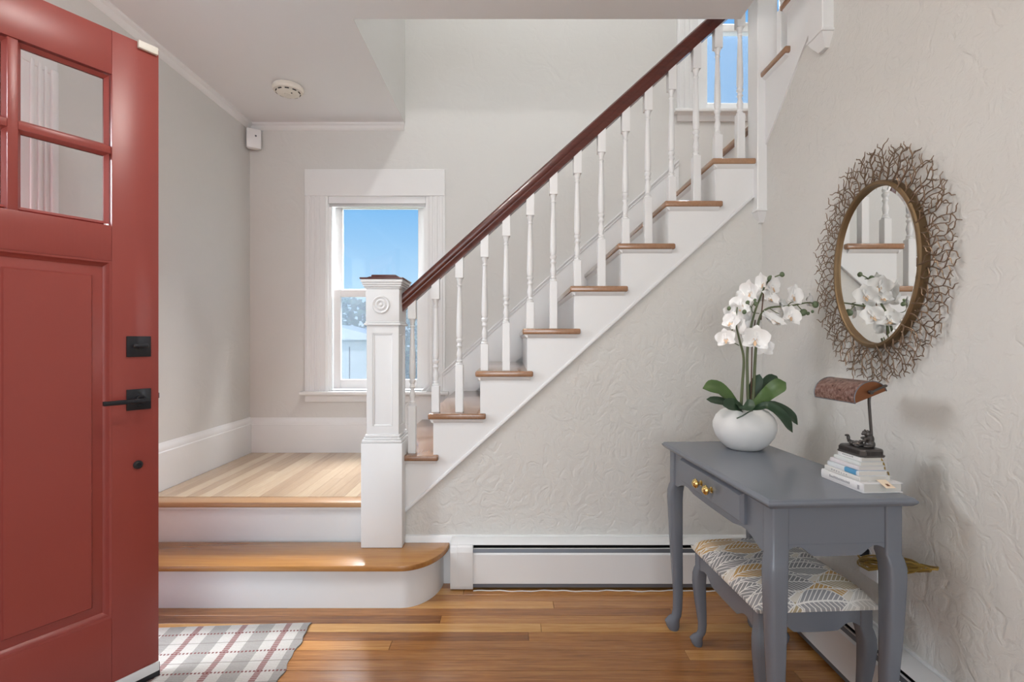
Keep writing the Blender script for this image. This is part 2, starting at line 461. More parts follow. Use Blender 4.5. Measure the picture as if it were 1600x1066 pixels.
window('window_2', W2, 3.20, 'white double-hung window beside the top of the lower stair flight', False)

# front door frame (opening in the left wall)
fr = empty('door_1', (XL, (DY0+DY1)/2, 0), label='white door frame and casing of the front entrance', kind='structure')
for s in (0, 1):
    yj = DY0 if s == 0 else DY1
    bm = B(); box(bm, XL-.16, XL+.002, *(sorted((yj, yj+(.03 if s == 0 else -.03)))), 0, DZ); obj('jamb', bm, M['white'], fr)
    bm = B(); d = -1 if s == 0 else 1
    def yb(p, q): return sorted((yj+d*p, yj+d*q))
    box(bm, XL, XL+.020, *yb(-.012, .125), 0, DZ+.01); box(bm, XL+.018, XL+.03, *yb(.10, .128), 0, DZ+.01, .004)
    box(bm, XL+.018, XL+.026, *yb(.02, .035), 0, DZ+.01, .003); box(bm, XL+.018, XL+.026, *yb(.05, .065), 0, DZ+.01, .003); box(bm, XL+.018, XL+.026, *yb(.075, .086), 0, DZ+.01, .003)
    obj('side_casing', bm, M['white'], fr)
bm = B(); box(bm, XL-.16, XL+.002, DY0, DY1, DZ-.03, DZ); obj('head_jamb', bm, M['white'], fr)
obj('head_casing', box(B(), XL, XL+.024, DY0-.13, DY1+.13, DZ-.01, DZ+.13, .004), M['white'], fr)
obj('threshold', box(B(), XL-.16, XL+.01, DY0+.03, DY1-.03, -.01, .012, .004), M['nosing'], fr)

# ------------------------------------------------------------------ outdoors
tag(obj('lawn', box(B(), -40, 40, 3.7, 80, -.7, -.6), M['grass'], None, False), 'green lawn outside beyond the windows', 'lawn', kind='structure')
tag(obj('porch_floor', box(B(), -4.6, XL-.16, -2, 3.6, -.2, -.03), M['shed'], None, False), 'pale porch floor outside the open front door', 'porch', kind='structure')
def tree(loc, h, w, sd, label):
    r = empty('tree', loc, label=label, cat='tree', group='trees outside the landing window')
    rg = random.Random(sd)
    obj('trunk', tube(B(), [(0, 0, 0), (.05, 0, h*.3), (0, .03, h*.6)], [.16, .13, .07], 8), M['bark'], r, True, False)
    bm = B()
    for k in range(1500):
        a = rg.uniform(0, 2*PI); q = rg.random()**.5; zz = rg.uniform(-1, 1)
        rr = w*math.sqrt(max(0, 1-zz*zz))*(.55+.45*q)
        c = Vector((rr*math.cos(a), rr*math.sin(a), h*.58+zz*h*.42)); s = rg.uniform(.06, .13)
        u = Vector((rg.uniform(-1, 1), rg.uniform(-1, 1), rg.uniform(-1, 1))).normalized(); v = u.orthogonal().normalized()
        bm.faces.new([bm.verts.new(c+s*t) for t in (u, v*.6, -u, -v*.6)])
    obj('crown', bm, M['foliage'], r, False, False)
for k, (tx, ty, th, tw, lab) in enumerate([(-4.15, 12.6, 2.76, 1.15, 'bluish green tree outside behind the pale shed'), (-1.8, 12.4, 2.72, 1.05, 'leafy green tree outside to the side of the pale shed')]):
    tree((tx, ty, -.6), th, tw, k, lab)
sh = empty('shed', (-3.6, 9.4, -.6), label='pale shed with a low roof outside the landing window', cat='shed')
obj('wall', box(B(), -4.6, -2.42, 9.0, 10.4, -.6, 1.16), M['shed'], sh, False)
obj('roof', prism(B(), [(-4.75, 1.45), (-3.2, 1.40), (-2.3, 1.17), (-2.3, 1.12), (-4.75, 1.12)], 'y', 8.85, 10.5), M['shed'], sh, False)
bm = B(); box(bm, -2.86, -2.845, 8.985, 9.0, -.6, 1.0); obj('corner_trim', bm, M['grey_metal'], sh, False)

# ================================================================== staircase
st = empty('staircase', (-.5, 2.8, 0), label='white painted staircase with oak treads rising along the back wall', cat='staircase')
# bottom bullnose step
def bull(off, n=14):
    pts = [(XL+.002, YS), (XL+.002, 2.08+off), (-.46, 2.08+off)]
    for k in range(1, n+1):
        a = k/n*PI/2
        pts.append((-.46+(.178-off)*math.sin(a), YS-.002-(YS-.002-2.08-off)*math.cos(a)))
    return pts
bm = B(); prism(bm, bull(.0), 'z', z1-.024, z1, .005); obj('bottom_tread', bm, M['step'], st)
bm = B(); prism(bm, bull(.028), 'z', 0, z1-.0245); obj('bottom_riser', bm, M['riser'], st)
# tread board behind the newel (up to the landing riser)
obj('landing_riser', box(B(), XL+.002, -.50, 2.354, 2.375, z1-.02, z2-.024), M['riser'], st)
bm = B(); box(bm, XL+.002, -.50, 2.338, 2.354, z2-.036, z2-.024, .003); obj('landing_scotia', bm, M['white'], st)
obj('landing_nosing', box(B(), XL+.002, -.50, 2.329, 2.415, z2-.024, z2, .006, 3), M['nosing'], st)
obj('landing_base', box(B(), XL+.002, -.56, 2.376, YB-.001, .02, z2-.02), M['dark'], st, False)
x = XL+.022; rl = random.Random(5)
while x < -.575:
    w = .0575
    xa, xb = x, min(x+w, -.565)
    cuts = [2.4155, YB-.021]
    if rl.random() < .45: cuts.insert(1, rl.uniform(2.65, 3.15))
    for ya, yb_ in zip(cuts[:-1], cuts[1:]):
        o = obj('landing_plank', box(B(), -(xb-xa)/2+.0003, (xb-xa)/2-.0003, -(yb_-ya)/2+.0003, (yb_-ya)/2-.0003, -.02, 0, .0006, 1), M['landing'], st, False, False)
        o.location = Vector(((xa+xb)/2+.5, (ya+yb_)/2-2.8, z2))
    x += w
# the lower flight
RUN, RISE = .2138, .1922
nose = [-.595]+[-.380+RUN*k for k in range(7)]
tz = [.584]+[.772+RISE*k for k in range(7)]
YE = YB-.016
ys = 2.325                                                  # face of the stringer
for k, (xn, zt) in enumerate(zip(nose, tz)):
    bm = B(); box(bm, xn, min(xn+.262, 1.10), 2.303, YE-.002, zt-.026, zt, .007, 3)
    obj('tread', bm, M['tread'], st)
    zb_ = z2 if k == 0 else tz[k-1]
    obj('riser', box(B(), xn+.0215, xn+.041, ys+.006, YE-.002, zb_-.02, zt-.0265), M['riser'], st)
    bm = B()
    prism(bm, [(ys+.001, zt-.0262), (2.310, zt-.0262), (2.314, zt-.034), (ys+.001, zt-.044)], 'x', xn+.012, min(xn+.262-.014, 1.10))
    prism(bm, [(xn+.0235, zt-.0262), (xn+.008, zt-.0262), (xn+.012, zt-.034), (xn+.0235, zt-.044)], 'y', 2.312, YE-.002)
    obj('scotia', bm, M['white'], st)
zl = tz[-1]+RISE                                            # turning landing
obj('riser', box(B(), 1.113+.023, 1.113+.041, ys+.07, YE-.002, tz[-1]-.02, zl-.026), M['riser'], st)
obj('turn_landing', box(B(), 1.113, 2.218, ys+.02, YE-.002, zl-.026, zl, .006), M['tread'], st)
# open stringer, sawn to the steps, with the bead along its lower edge
pts = [(-.486, under1(-.486))]
pts.append((-.486, tz[0]-.027))
for k in range(1, 8):
    pts += [(nose[k]+.023, tz[k-1]-.027), (nose[k]+.023, tz[k]-.027)]
pts += [(1.12, tz[7]-.027), (1.12, under1(1.12))]
obj('stringer', prism(B(), pts, 'y', ys, YS+.03), M['white'], st, False)
bm = B(); x0_, x1_ = -.486, 1.10
prism(bm, [(x0_, under1(x0_)-.012), (x1_, under1(x1_)-.012), (x1_, under1(x1_)+.006), (x0_, under1(x0_)+.006)], 'y', ys-.005, YS, .002)
obj('stringer_bead', bm, M['white'], st)
# wall string on the back wall
def skirt(x): return 1.007+.898*(x+.338)
bm = B(); xs0, xs1 = -.80, 1.10
prism(bm, [(xs0, skirt(xs0)), (xs1, skirt(xs1)), (xs1, skirt(xs1)-.55), (xs0, z2)], 'y', YB-.015, YB)
obj('wall_string', bm, M['white'], st, False)
bm = B()
for dz, h, t in ((-.0, .016, .024), (-.028, .012, .020)):
    prism(bm, [(xs0, skirt(xs0)+dz), (xs1, skirt(xs1)+dz), (xs1, skirt(xs1)+dz-h), (xs0, skirt(xs0)+dz-h)], 'y', YB-t, YB-.001, .003)
obj('wall_string_cap', bm, M['white'], st)
# the upper flight, turning towards the viewer over the right wall
up_n = [2.345, 2.131]; up_z = [2.305, 2.495]
for yn, zt in zip(up_n, up_z):
    obj('tread', box(B(), 1.112, 2.218, yn-.262, yn, zt-.026, zt, .007, 3), M['tread'], st)
    obj('riser', box(B(), XR-.005, 2.218, yn-.041, yn-.023, zt-.19, zt-.0262), M['riser'], st)
    bm = B(); prism(bm, [(XR, zt-.0262), (1.119, zt-.0262), (1.123, zt-.034), (XR, zt-.044)], 'y', yn-.25, yn-.012); obj('scotia', bm, M['white'], st)
obj('riser', box(B(), XR-.005, 2.218, 1.876, 1.894, 2.47, UF-.03), M['riser'], st)
obj('upper_floor_edge', box(B(), 1.112, 2.218, 1.50, 1.917, UF-.026, UF, .006), M['tread'], st)
pts = [(2.33, under2(2.33)), (2.33, up_z[0]-.027), (up_n[1]-.023, up_z[0]-.027), (up_n[1]-.023, up_z[1]-.027), (1.894, up_z[1]-.027), (1.894, UF-.027), (1.50, UF-.027), (1.50, ZC-.03), (1.69, ZC-.03)]
obj('stringer', prism(B(), pts, 'x', XR-.007, XR+.04), M['white'], st, False)

# ------------------------------------------------------------------ railing: newel, handrail, balusters
NX, NY = -.576, 2.351
rl_ = empty('stair_railing', (NX, NY, z1), label='mahogany handrail on white turned balusters with a panelled newel post', cat='railing')
def sq(bm, h, za, zb, bev=.003, cx=NX, cy=NY): return box(bm, cx-h, cx+h, cy-h, cy+h, za, zb, bev, 2)
nw = obj('newel_post', sq(B(), .066, z1, 1.36, .002), M['white'], rl_)
obj('newel_base', sq(B(), .0915, z1+.0005, .648, .004), M['white'], nw)
bm = B()
for h, a, b_ in ((.0885, .648, .662), (.083, .662, .672), (.078, .672, .684)): sq(bm, h, a, b_, .004)
obj('base_moulding', bm, M['white'], nw)
# panelled shaft: stiles and rails stand proud of the recessed panel
S = .0715; zs0, zs1 = .684, 1.170
for rot in range(4):
    bm = B(); R_ = Matrix.Translation((NX, NY, 0)) @ Matrix.Rotation(rot*PI/2, 4, 'Z')
    for x0_, x1_, a, b_ in ((-S+.001, -S+.026, zs0, zs1), (S-.026, S-.001, zs0, zs1), (-S+.0255, S-.0255, zs0, zs0+.035), (-S+.0255, S-.0255, zs1-.035, zs1)):
        box(bm, x0_, x1_, -S, -S+.012, a, b_, 0, 1, R_)
    i0, i1, a, b_ = -S+.0255, S-.0255, zs0+.0345, zs1-.0345
    for x0_, x1_, q0, q1 in ((i0, i0+.008, a, b_), (i1-.008, i1, a, b_), (i0+.001, i1-.001, a, a+.008), (i0+.001, i1-.001, b_-.008, b_)):
        box(bm, x0_, x1_, -S+.002, -S+.010, q0, q1, .0025, 2, R_)
    obj('panel_frame', bm, M['white'], nw)
bm = B(); sq(bm, .0815, 1.170, 1.180, .003); sq(bm, .077, 1.180, 1.188, .003); obj('neck_band', bm, M['white'], nw)
obj('newel_block', sq(B(), .0745, 1.188, 1.335, .002), M['white'], nw)
for rot in range(4):
    Mx = Matrix.Translation((NX, NY, 1.261)) @ Matrix.Rotation(rot*PI/2, 4, 'Z') @ Matrix.Translation((-.006, -.0745, 0)) @ Matrix.Rotation(PI/2, 4, 'X')
    bm = B(); lathe(bm, [(.040, 0), (.040, .004), (.036, .009), (.031, .007), (.027, .003), (.024, .005), (.019, .010), (.014, .008), (.010, .004), (.008, .008), (.004, .011), (0, .012)], 28, Mx)
    if rot == 0: obj('rosette', bm, M['white'], nw)
    else: bm.free()
bm = B()
for h, a, b_ in ((.079, 1.333, 1.341), (.084, 1.341, 1.350), (.088, 1.350, 1.360), (.0925, 1.360, 1.374)): sq(bm, h, a, b_, .002)
obj('cap_moulding', bm, M['white'], nw)
bm = B(); sq(bm, .0965, 1.374, 1.381, .002)
prism(bm, [(-.085, 1.381), (.085, 1.381), (.062, 1.389), (-.062, 1.389)], 'y', -.06, .06, 0, Matrix.Translation((NX, NY, 0)))
sq(bm, .056, 1.387, 1.398, .004)
obj('cap', bm, M['rail'], nw)
# handrail
def rail_b(x): return 1.477+.905*(x+.233)
rc = 2.362; sl = math.atan(.905); vt = .088
hp = [(-.019, 0), (.019, 0), (.021, .012), (.027, .022), (.027, .030), (.031, .036), (.0325, .048), (.030, .060), (.022, .068), (.010, .072), (0, .073)]
hp = hp+[(-a, b_) for a, b_ in hp[::-1][1:-2]]
bm = B()
def rail_ring(x): return [Vector((x, rc+a, rail_b(x)+b_*1.2)) for a, b_ in hp]
loft(bm, [rail_ring(-.512), rail_ring(.3), rail_ring(1.12)])
obj('handrail', bm, M['rail'], rl_, True)
# balusters
TURN = [(.0155, 0), (.0162, .006), (.0115, .010), (.0140, .016), (.0100, .022), (.0115, .035), (.0142, .046), (.0120, .060), (.0088, .072), (.0105, .080), (.0142, .086), (.0110, .092), (.0098, .100), (.0150, .108), (.0150, .116), (.0105, .121), (.0140, .132), (.0148, .150), (.0138, .200), (.0115, .280), (.0092, .352), (.0090, .358), (.0125, .364), (.0090, .370), (.0105, .382), (.0150, .396), (.0165, .400)]
bpx = [644.4, 681, 718, 757.3, 791, 828.3, 864.5, 902, 939.4, 977, 1012, 1049, 1087.5, 1121, 1156]
btr = [0]+[t for t in range(1, 8) for _ in (0, 1)]
for k, (px, t) in enumerate(zip(bpx, btr)):
    X = (px-800)*2.362/800; zb_ = tz[t]
    blk = .122 if (k % 2 == 1) else .219
    bm = B(); Q = Matrix.Translation((X, rc, zb_))
    lathe(bm, TURN, 14, Matrix.Translation((X, rc, zb_+blk)))
    h = .0178
    box(bm, X-h, X+h, rc-h, rc+h, zb_, zb_+blk, .002, 1)
    ztop = rail_b(X)+.012
    t_ = bmesh.new(); bmesh.ops.create_cube(t_, size=1)
    za = zb_+blk+.399
    for v in t_.verts:
        xx = X+v.co.x*2*h
        v.co = Vector((xx, rc+v.co.y*2*h, za if v.co.z < 0 else rail_b(xx)+.010))
    me = bpy.data.meshes.new('t'); t_.to_mesh(me); t_.free(); bm.from_mesh(me); bpy.data.meshes.remove(me)
    obj('baluster', bm, M['white'], rl_)
# newel posts of the upper turn: one over the corner, one hanging at the top of the second flight
def pendant(x0_, x1_, y0_, y1_, za, zb_, nm):
    cx, cy, h = (x0_+x1_)/2, (y0_+y1_)/2, (x1_-x0_)/2
    n_ = obj(nm, box(B(), x0_, x1_, y0_, y1_, za+.05, zb_, .003, 1), M['white'], rl_)
    bm = B(); box(bm, x0_-.005, x1_+.005, y0_-.005, y1_+.005, za+.046, za+.056, .002, 1)
    rings = []
    for f, zz in ((1.0, za+.046), (.85, za+.03), (.62, za+.014), (.45, za)):
        rings.append([Vector((cx+sx_*h*f, cy+sy_*h*f, zz)) for sx_, sy_ in ((-1, -1), (1, -1), (1, 1), (-1, 1))])
    loft(bm, rings); obj('drop_finial', bm, M['white'], n_)
pendant(1.098, 1.188, 2.29, 2.385, 1.636, 3.45, 'corner_newel')
pendant(1.100, 1.190, 1.815, 1.905, 2.155, 3.85, 'hanging_newel')
bm = B(); xu, yu = 1.165, 2.203
lathe(bm, TURN, 14, Matrix.Translation((xu, yu, up_z[0]+.22))); box(bm, xu-.0178, xu+.0178, yu-.0178, yu+.0178, up_z[0], up_z[0]+.22, .002, 1); box(bm, xu-.0178, xu+.0178, yu-.0178, yu+.0178, up_z[0]+.62, up_z[0]+.74, .002, 1)
obj('baluster', bm, M['white'], rl_)
bm = B(); loft(bm, [[Vector((1.15+a, yy_, zz_+b_)) for a, b_ in hp] for yy_, zz_ in ((2.30, 2.92), (1.90, 3.28))]); obj('handrail', bm, M['rail'], rl_)

# ================================================================== red front door
DW = .933; DT = .045
E = Vector((-1.155, 1.674)); dd = Vector((.5184, .8551))
Hn = E-DW*dd
# local frame: u from the hinge towards the free edge, v out of the seen face, z up
dm = Matrix(((dd.x, .8551, 0, Hn.x), (dd.y, -.5184, 0, Hn.y), (0, 0, 1, 0), (0, 0, 0, 1)))
door = empty('front_door', (Hn.x, Hn.y, 0), math.atan2(dd.y, dd.x), 'brick red panelled front door with small panes, standing ajar', 'door')
def D_(bm): bm.transform(dm); return bm
def su(s): return DW-s
def dbox(bm, s0, s1, z0_, z1_, v0=-DT, v1=0, bev=.0015):
    return box(bm, su(s1), su(s0), v0, v1, z0_, z1_, bev, 2)
def dpart(nm, bm, m, par=door, **k): return obj(nm, D_(bm), m, par, **k)
DB, DTP = .054, 2.05
for s0, s1 in ((0, .129), (DW-.129, DW)): dpart('stile', dbox(B(), s0, s1, DB, DTP), M['red'])
dpart('rail', dbox(B(), .129, DW-.129, 1.915, DTP), M['red'])
dpart('rail', dbox(B(), .129, DW-.129, 1.344, 1.452), M['red'])
dpart('rail', dbox(B(), .129, DW-.129, DB, .2555), M['red'])
dpart('middle_stile', dbox(B(), .42, .513, .2555, 1.344), M['red'])
panes_s = [(.140, .335), (.369, .564), (.598, .793)]; panes_z = [(1.463, 1.668), (1.700, 1.904)]
for s in (.352, .581): dpart('muntin', dbox(B(), s-.011, s+.011, 1.452, 1.915, -DT+.004, -.004), M['red'])
for k in range(3):
    a, b_ = [(.129, .341), (.363, .570), (.592, .804)][k]
    dpart('muntin', dbox(B(), a, b_, 1.673, 1.695, -DT+.004, -.004), M['red'])
for s0, s1 in panes_s:
    for a, b_ in panes_z:
        bm = B()                                              # glazing bead with slanted faces
        for vv in (0, 1):
            va, vb_ = (-.006, -.019) if vv == 0 else (-DT+.006, -.026)
            o_ = [(su(s1)-.006, a-.006), (su(s0)+.006, a-.006), (su(s0)+.006, b_+.006), (su(s1)-.006, b_+.006)]
            i_ = [(su(s1)+.003, a+.003), (su(s0)-.003, a+.003), (su(s0)-.003, b_-.003), (su(s1)+.003, b_-.003)]
            for q in range(4):
                p0, p1, p2, p3 = o_[q], o_[(q+1) % 4], i_[(q+1) % 4], i_[q]
                bm.faces.new([bm.verts.new((p0[0], va, p0[1])), bm.verts.new((p1[0], va, p1[1])), bm.verts.new((p2[0], vb_, p2[1])), bm.verts.new((p3[0], vb_, p3[1]))])
        dpart('glazing_bead', bm, M['red'])
        dpart('pane', dbox(B(), s0-.004, s1+.004, a-.004, b_+.004, -.024, -.021, 0), M['door_glass'], smooth=False)
for s0, s1 in ((.129, .42), (.513, .804)):
    a, b_ = .2555, 1.344; u0, u1 = su(s1), su(s0)
    bm = B()
    def fr_(u_, w_, v_): return [(u0+u_, v_, a+w_), (u1-u_, v_, a+w_), (u1-u_, v_, b_-w_), (u0+u_, v_, b_-w_)]
    rings = [fr_(0, 0, -.001), fr_(.006, .006, -.003), fr_(.010, .010, -.010), fr_(.016, .016, -.015), fr_(.018, .018, -.017), fr_(.046, .046, -.009), fr_(.050, .050, -.004), fr_(.050, .050, -.0035)]
    vs = [[bm.verts.new(p) for p in r_] for r_ in rings]
    for r0, r1 in zip(vs[:-1], vs[1:]):
        for q in range(4): bm.faces.new((r0[q], r0[(q+1) % 4], r1[(q+1) % 4], r1[q]))
    bm.faces.new(vs[-1])
    box(bm, u0, u1, -DT+.008, -.018, a, b_)
    dpart('panel', bm, M['red'])
pl = dpart('deadbolt_plate', dbox(B(), .0245, .092, 1.050, 1.115, 0, .006), M['black'])
bm = B(); Q = Matrix.Translation((su(.058), .006, 1.084)) @ Matrix.Rotation(-PI/2, 4, 'X')
lathe(bm, [(.009, 0), (.009, .012), (0, .013)], 14, Q); box(bm, su(.058)-.022, su(.058)+.022, .012, .022, 1.078, 1.091, .005, 3)
dpart('thumb_turn', bm, M['black'], pl)
pl = dpart('handle_plate', dbox(B(), .0245, .092, .882, .948, 0, .006), M['black'])
bm = B(); Q = Matrix.Translation((su(.056), .006, .915)) @ Matrix.Rotation(-PI/2, 4, 'X')
lathe(bm, [(.013, 0), (.013, .006), (.010, .010), (.010, .040), (0, .041)], 16, Q)
box(bm, su(.168), su(.046), .038, .049, .907, .921, .0025, 2)
dpart('lever', bm, M['black'], pl)
bm = B()
for zz in (.893, .937): lathe(bm, [(.004, 0), (.004, .0015), (0, .002)], 10, Matrix.Translation((su(.058), .006, zz)) @ Matrix.Rotation(-PI/2, 4, 'X'))
dpart('screw', bm, M['dark'], pl)
bm = B(); Q = Matrix.Translation((su(.060), 0, .708)) @ Matrix.Rotation(-PI/2, 4, 'X')
lathe(bm, [(.0135, 0), (.0135, .004), (.011, .007), (.007, .008), (.006, .006), (0, .006)], 20, Q); dpart('door_stud', bm, M['black'])
dpart('latch_bolt', dbox(B(), -.009, .002, .912, .930, -.030, -.014), M['grey_metal'])
bm = B(); dbox(bm, .006, .062, 2.028, 2.052, 0, .012, .002); tag(dpart('contact_sensor', bm, M['plastic']), 'cream plastic contact sensor')
dpart('sweep_strip', dbox(B(), .0, DW, .026, .056, .0005, .006), M['whiteplastic'])
dpart('sweep_seal', dbox(B(), -.002, DW, .0085, .052, -DT+.01, .004, .001), M['black'])
for zz in (.25, 1.05, 1.85): dpart('hinge', dbox(B(), DW-.004, DW+.012, zz-.05, zz+.05, -DT-.006, -DT+.012), M['black'])

# ================================================================== baseboard heaters
def heater(L, label, loc, rz, caps):
    """local x along the wall from the left end, local y towards the wall (wall face at 0, front at -0.066)"""
    r = empty('baseboard_heater', loc, rz, label, 'heater')
    def p(nm, bm, m): return obj(nm, bm, m, r, True, False)
    bm = B(); box(bm, 0, L, -.010, 0, .008, .212); prism(bm, [(0, .213), (0, .208), (-.045, .203), (-.058, .197), (-.060, .199), (-.048, .207), (-.012, .213)], 'x', 0, L)
    p('back_plate', bm, M['heater'])
    bm = B(); box(bm, .01, L, -.0125, -.0102, .03, .203); p('dark_backing', bm, M['dark'])  # near-black sheet that darkens the slot
    bm = B(); prism(bm, [(-.066, .030), (-.066, .157), (-.058, .163), (-.056, .161), (-.062, .155), (-.062, .034), (-.052, .026), (-.054, .023)], 'x', 0, L); p('front_cover', bm, M['heater'])
    bm = B(); prism(bm, [(-.058, .1635), (-.054, .1805), (-.052, .1805), (-.056, .1630)], 'x', .03, L); p('damper', bm, M['grey_metal'])
    bm = B(); box(bm, .02, L, -.0575, -.0525, .1800, .1828); p('damper_edge', bm, M['heater'])
    bm = B(); tube(bm, [(.02, -.032, .08), (L, -.032, .08)], .011, 8)
    n = int(L/.012)
    for k in range(n): box(bm, .03+k*.012, .0305+k*.012, -.054, -.012, .045, .125)
    o = p('finned_pipe', bm, M['dark']); 
    bm = B(); box(bm, .0, L, -.064, -.060, .013, .0285); p('bottom_lip', bm, M['grey_metal'])
    for x0_ in caps:
        bm = B(); prism(bm, [(0, .206), (-.050, .206), (-.066, .190), (-.071, .168), (-.071, .022), (-.068, .006), (0, .006)], 'x', x0_, x0_+.10, .0015)
        prism(bm, [(0, .2065), (-.0515, .2065), (-.0675, .190), (-.0725, .168), (-.0725, .026), (0, .026)], 'x', x0_+.028, x0_+.031); p('end_cap', bm, M['heater'])
        bm = B(); box(bm, x0_-.0003, x0_+.0, -.06, 0, .01, .2); bm.free()
    return r
heater(1.325, 'white baseboard heater below the staircase wall', (-.272, YS-.013, 0), 0, [0])
heater(2.4, 'white baseboard heater along the mirror wall behind the desk', (XR-.013, 2.245, 0), -PI/2, [2.3])
bm = B(); pts = []
for k in range(60):
    x = -.17+k*.0195; pts.append((x, 2.249+.004*math.sin(k*.45)+.003*math.sin(k*1.3), .0022))
tag(obj('floor_cable', tube(bm, pts, .0021, 6), M['heater']), 'thin white cable lying on the floor along the heater', 'cable')

# ================================================================== things on ceiling and in the corner
sd = empty('smoke_detector', (-1.264, 2.89, ZC), label='round cream smoke detector on the ceiling', cat='smoke detector')
bm = B(); lathe(bm, [(.078, 0), (.084, -.006), (.084, -.020), (.076, -.030), (.064, -.033)], 40); obj('base', bm, M['plastic'], sd, True, False)
bm = B(); lathe(bm, [(.063, -.031), (.062, -.039), (.052, -.044), (.020, -.045), (.019, -.0475), (.010, -.048), (0, -.048)], 40); obj('cover', bm, M['plastic'], sd, True, False)
for k in range(10):
    a = k*2*PI/10; bm = B(); box(bm, .052, .066, -.011, .011, -.0385, -.0335, .001, 1, Matrix.Rotation(a, 4, 'Z')); obj('vent_slot', bm, M['dark'], sd, True, False)
bm = B(); ball(bm, (.028, -.018, -.045), .004); obj('indicator', bm, M['dark'], sd, True, False)
ms = empty('motion_sensor', (XL+.050, YB-.050, 2.355), math.radians(32), 'small white motion sensor high in the corner', 'motion sensor')
bm = B(); prism(bm, [(-.042, -.022), (.042, -.022), (.046, 0), (.030, .028), (-.030, .028), (-.046, 0)], 'z', 0, .125, .006); obj('housing', bm, M['whiteplastic'], ms, True, False)
bm = B(); ball(bm, (.010, -.024, .078), (.006, .003, .006)); obj('lens', bm, M['grey_metal'], ms, True, False)
bm = B(); box(bm, -.012, .012, .02, .042, .03, .09); obj('bracket', bm, M['whiteplastic'], ms, True, False)

# ================================================================== rug
def rug_mat():
    g = NG('plaid_cotton_rug'); v = g.coords(); s = g.new('ShaderNodeSeparateXYZ'); g.L.new(v, s.inputs[0]); u, w = s.outputs[0], s.outputs[1]
    wob = g.math('MULTIPLY', g.math('SUBTRACT', g.noise(v, 14, 3), .5), .006)
    u = g.math('ADD', u, wob); w = g.math('ADD', w, wob)
    def stripe(t, per, c, half):
        f = g.math('ABSOLUTE', g.math('SUBTRACT', g.math('MODULO', g.math('ADD', t, per*10+per/2-c), per), per/2)); return g.math('LESS_THAN', f, half)
    n = g.noise(g.mapping(v, (150, 350, 1)), 1, 2)
    base = g.mix(n, (.38, .36, .34), (.54, .52, .50))
    grey = g.mix(n, (.23, .22, .21), (.35, .335, .32))
    c = g.mix(stripe(u, .165, .0, .030), base, grey)
    maroon = g.mix(n, (.15, .055, .055), (.26, .12, .115))
    chk = g.math('GREATER_THAN', g.math('SINE', g.math('MULTIPLY', w, 2*PI/.011)), -.35)
    c = g.mix(g.math('MULTIPLY', stripe(u, .165, .0825, .0105), g.math('MULTIPLY_ADD', chk, .35, .55)), c, maroon)
    dot = g.math('GREATER_THAN', g.math('SINE', g.math('MULTIPLY', u, 2*PI/.0125)), -.1)
    c = g.mix(g.math('MULTIPLY', stripe(w, .116, .060, .0042), dot), c, (.17, .06, .06))
    c = g.mix(g.math('MULTIPLY', stripe(w, .116, .002, .0022), .6), c, (.16, .14, .13))
    fine = g.math('SINE', g.math('MULTIPLY', w, 2*PI/.0088))
    c = g.mix(g.math('MULTIPLY', g.math('GREATER_THAN', fine, .86), .28), c, (.22, .20, .19))
    g.set(c, .95, 0, .1); g.bump(g.math('ADD', fine, g.math('MULTIPLY', n, 1.5)), .5, .0012); return g.m
RW, RL, nx, ny = .80, 1.12, 40, 70
bm = B(); rr_ = random.Random(3); grid = []
wav = [.004*math.sin(j*.6)+.003*math.sin(j*1.31) for j in range(ny+1)]
e1 = Vector((-.9985, -.055)); e2 = Vector((.085, -.9964))
for lay, zz in ((0, .0055), (1, .0006)):
    g_ = []
    for i in range(nx+1):
        g_.append([bm.verts.new((i/nx*RW+(wav[j] if i == 0 else 0), j/ny*RL, zz+(.0014*math.sin(j*.33+i*.05) if lay == 0 else 0))) for j in range(ny+1)])
    grid.append(g_)
for i in range(nx):
    for j in range(ny):
        for g_ in grid: bm.faces.new((g_[i][j], g_[i+1][j], g_[i+1][j+1], g_[i][j+1]))
for a, b_ in [((i, 0), (i+1, 0)) for i in range(nx)]+[((i, ny), (i+1, ny)) for i in range(nx)]+[((0, j), (0, j+1)) for j in range(ny)]+[((nx, j), (nx, j+1)) for j in range(ny)]:
    bm.faces.new((grid[0][a[0]][a[1]], grid[0][b_[0]][b_[1]], grid[1][b_[0]][b_[1]], grid[1][a[0]][a[1]]))
rug = tag(obj('rug', bm, rug_mat()), 'flat-woven plaid rug in white, grey and maroon by the red door', 'rug')
rug.matrix_world = Matrix(((e1.x, e2.x, 0, -.779), (e1.y, e2.y, 0, 1.991), (0, 0, 1, 0), (0, 0, 0, 1)))
# turn it into a plain rotation by flipping the mesh instead of the object
for v in rug.data.vertices: v.co.x = -v.co.x
rug.data.flip_normals()
rug.matrix_world = Matrix(((1, 0, 0, 0), (0, 1, 0, 0), (0, 0, 1, 0), (0, 0, 0, 1)))
for v in rug.data.vertices:
    v.co.y = -v.co.y
rug.data.flip_normals() if False else None
rug.location = (-.779, 1.991, 0); rug.rotation_euler = (0, 0, math.atan2(.07, 1))

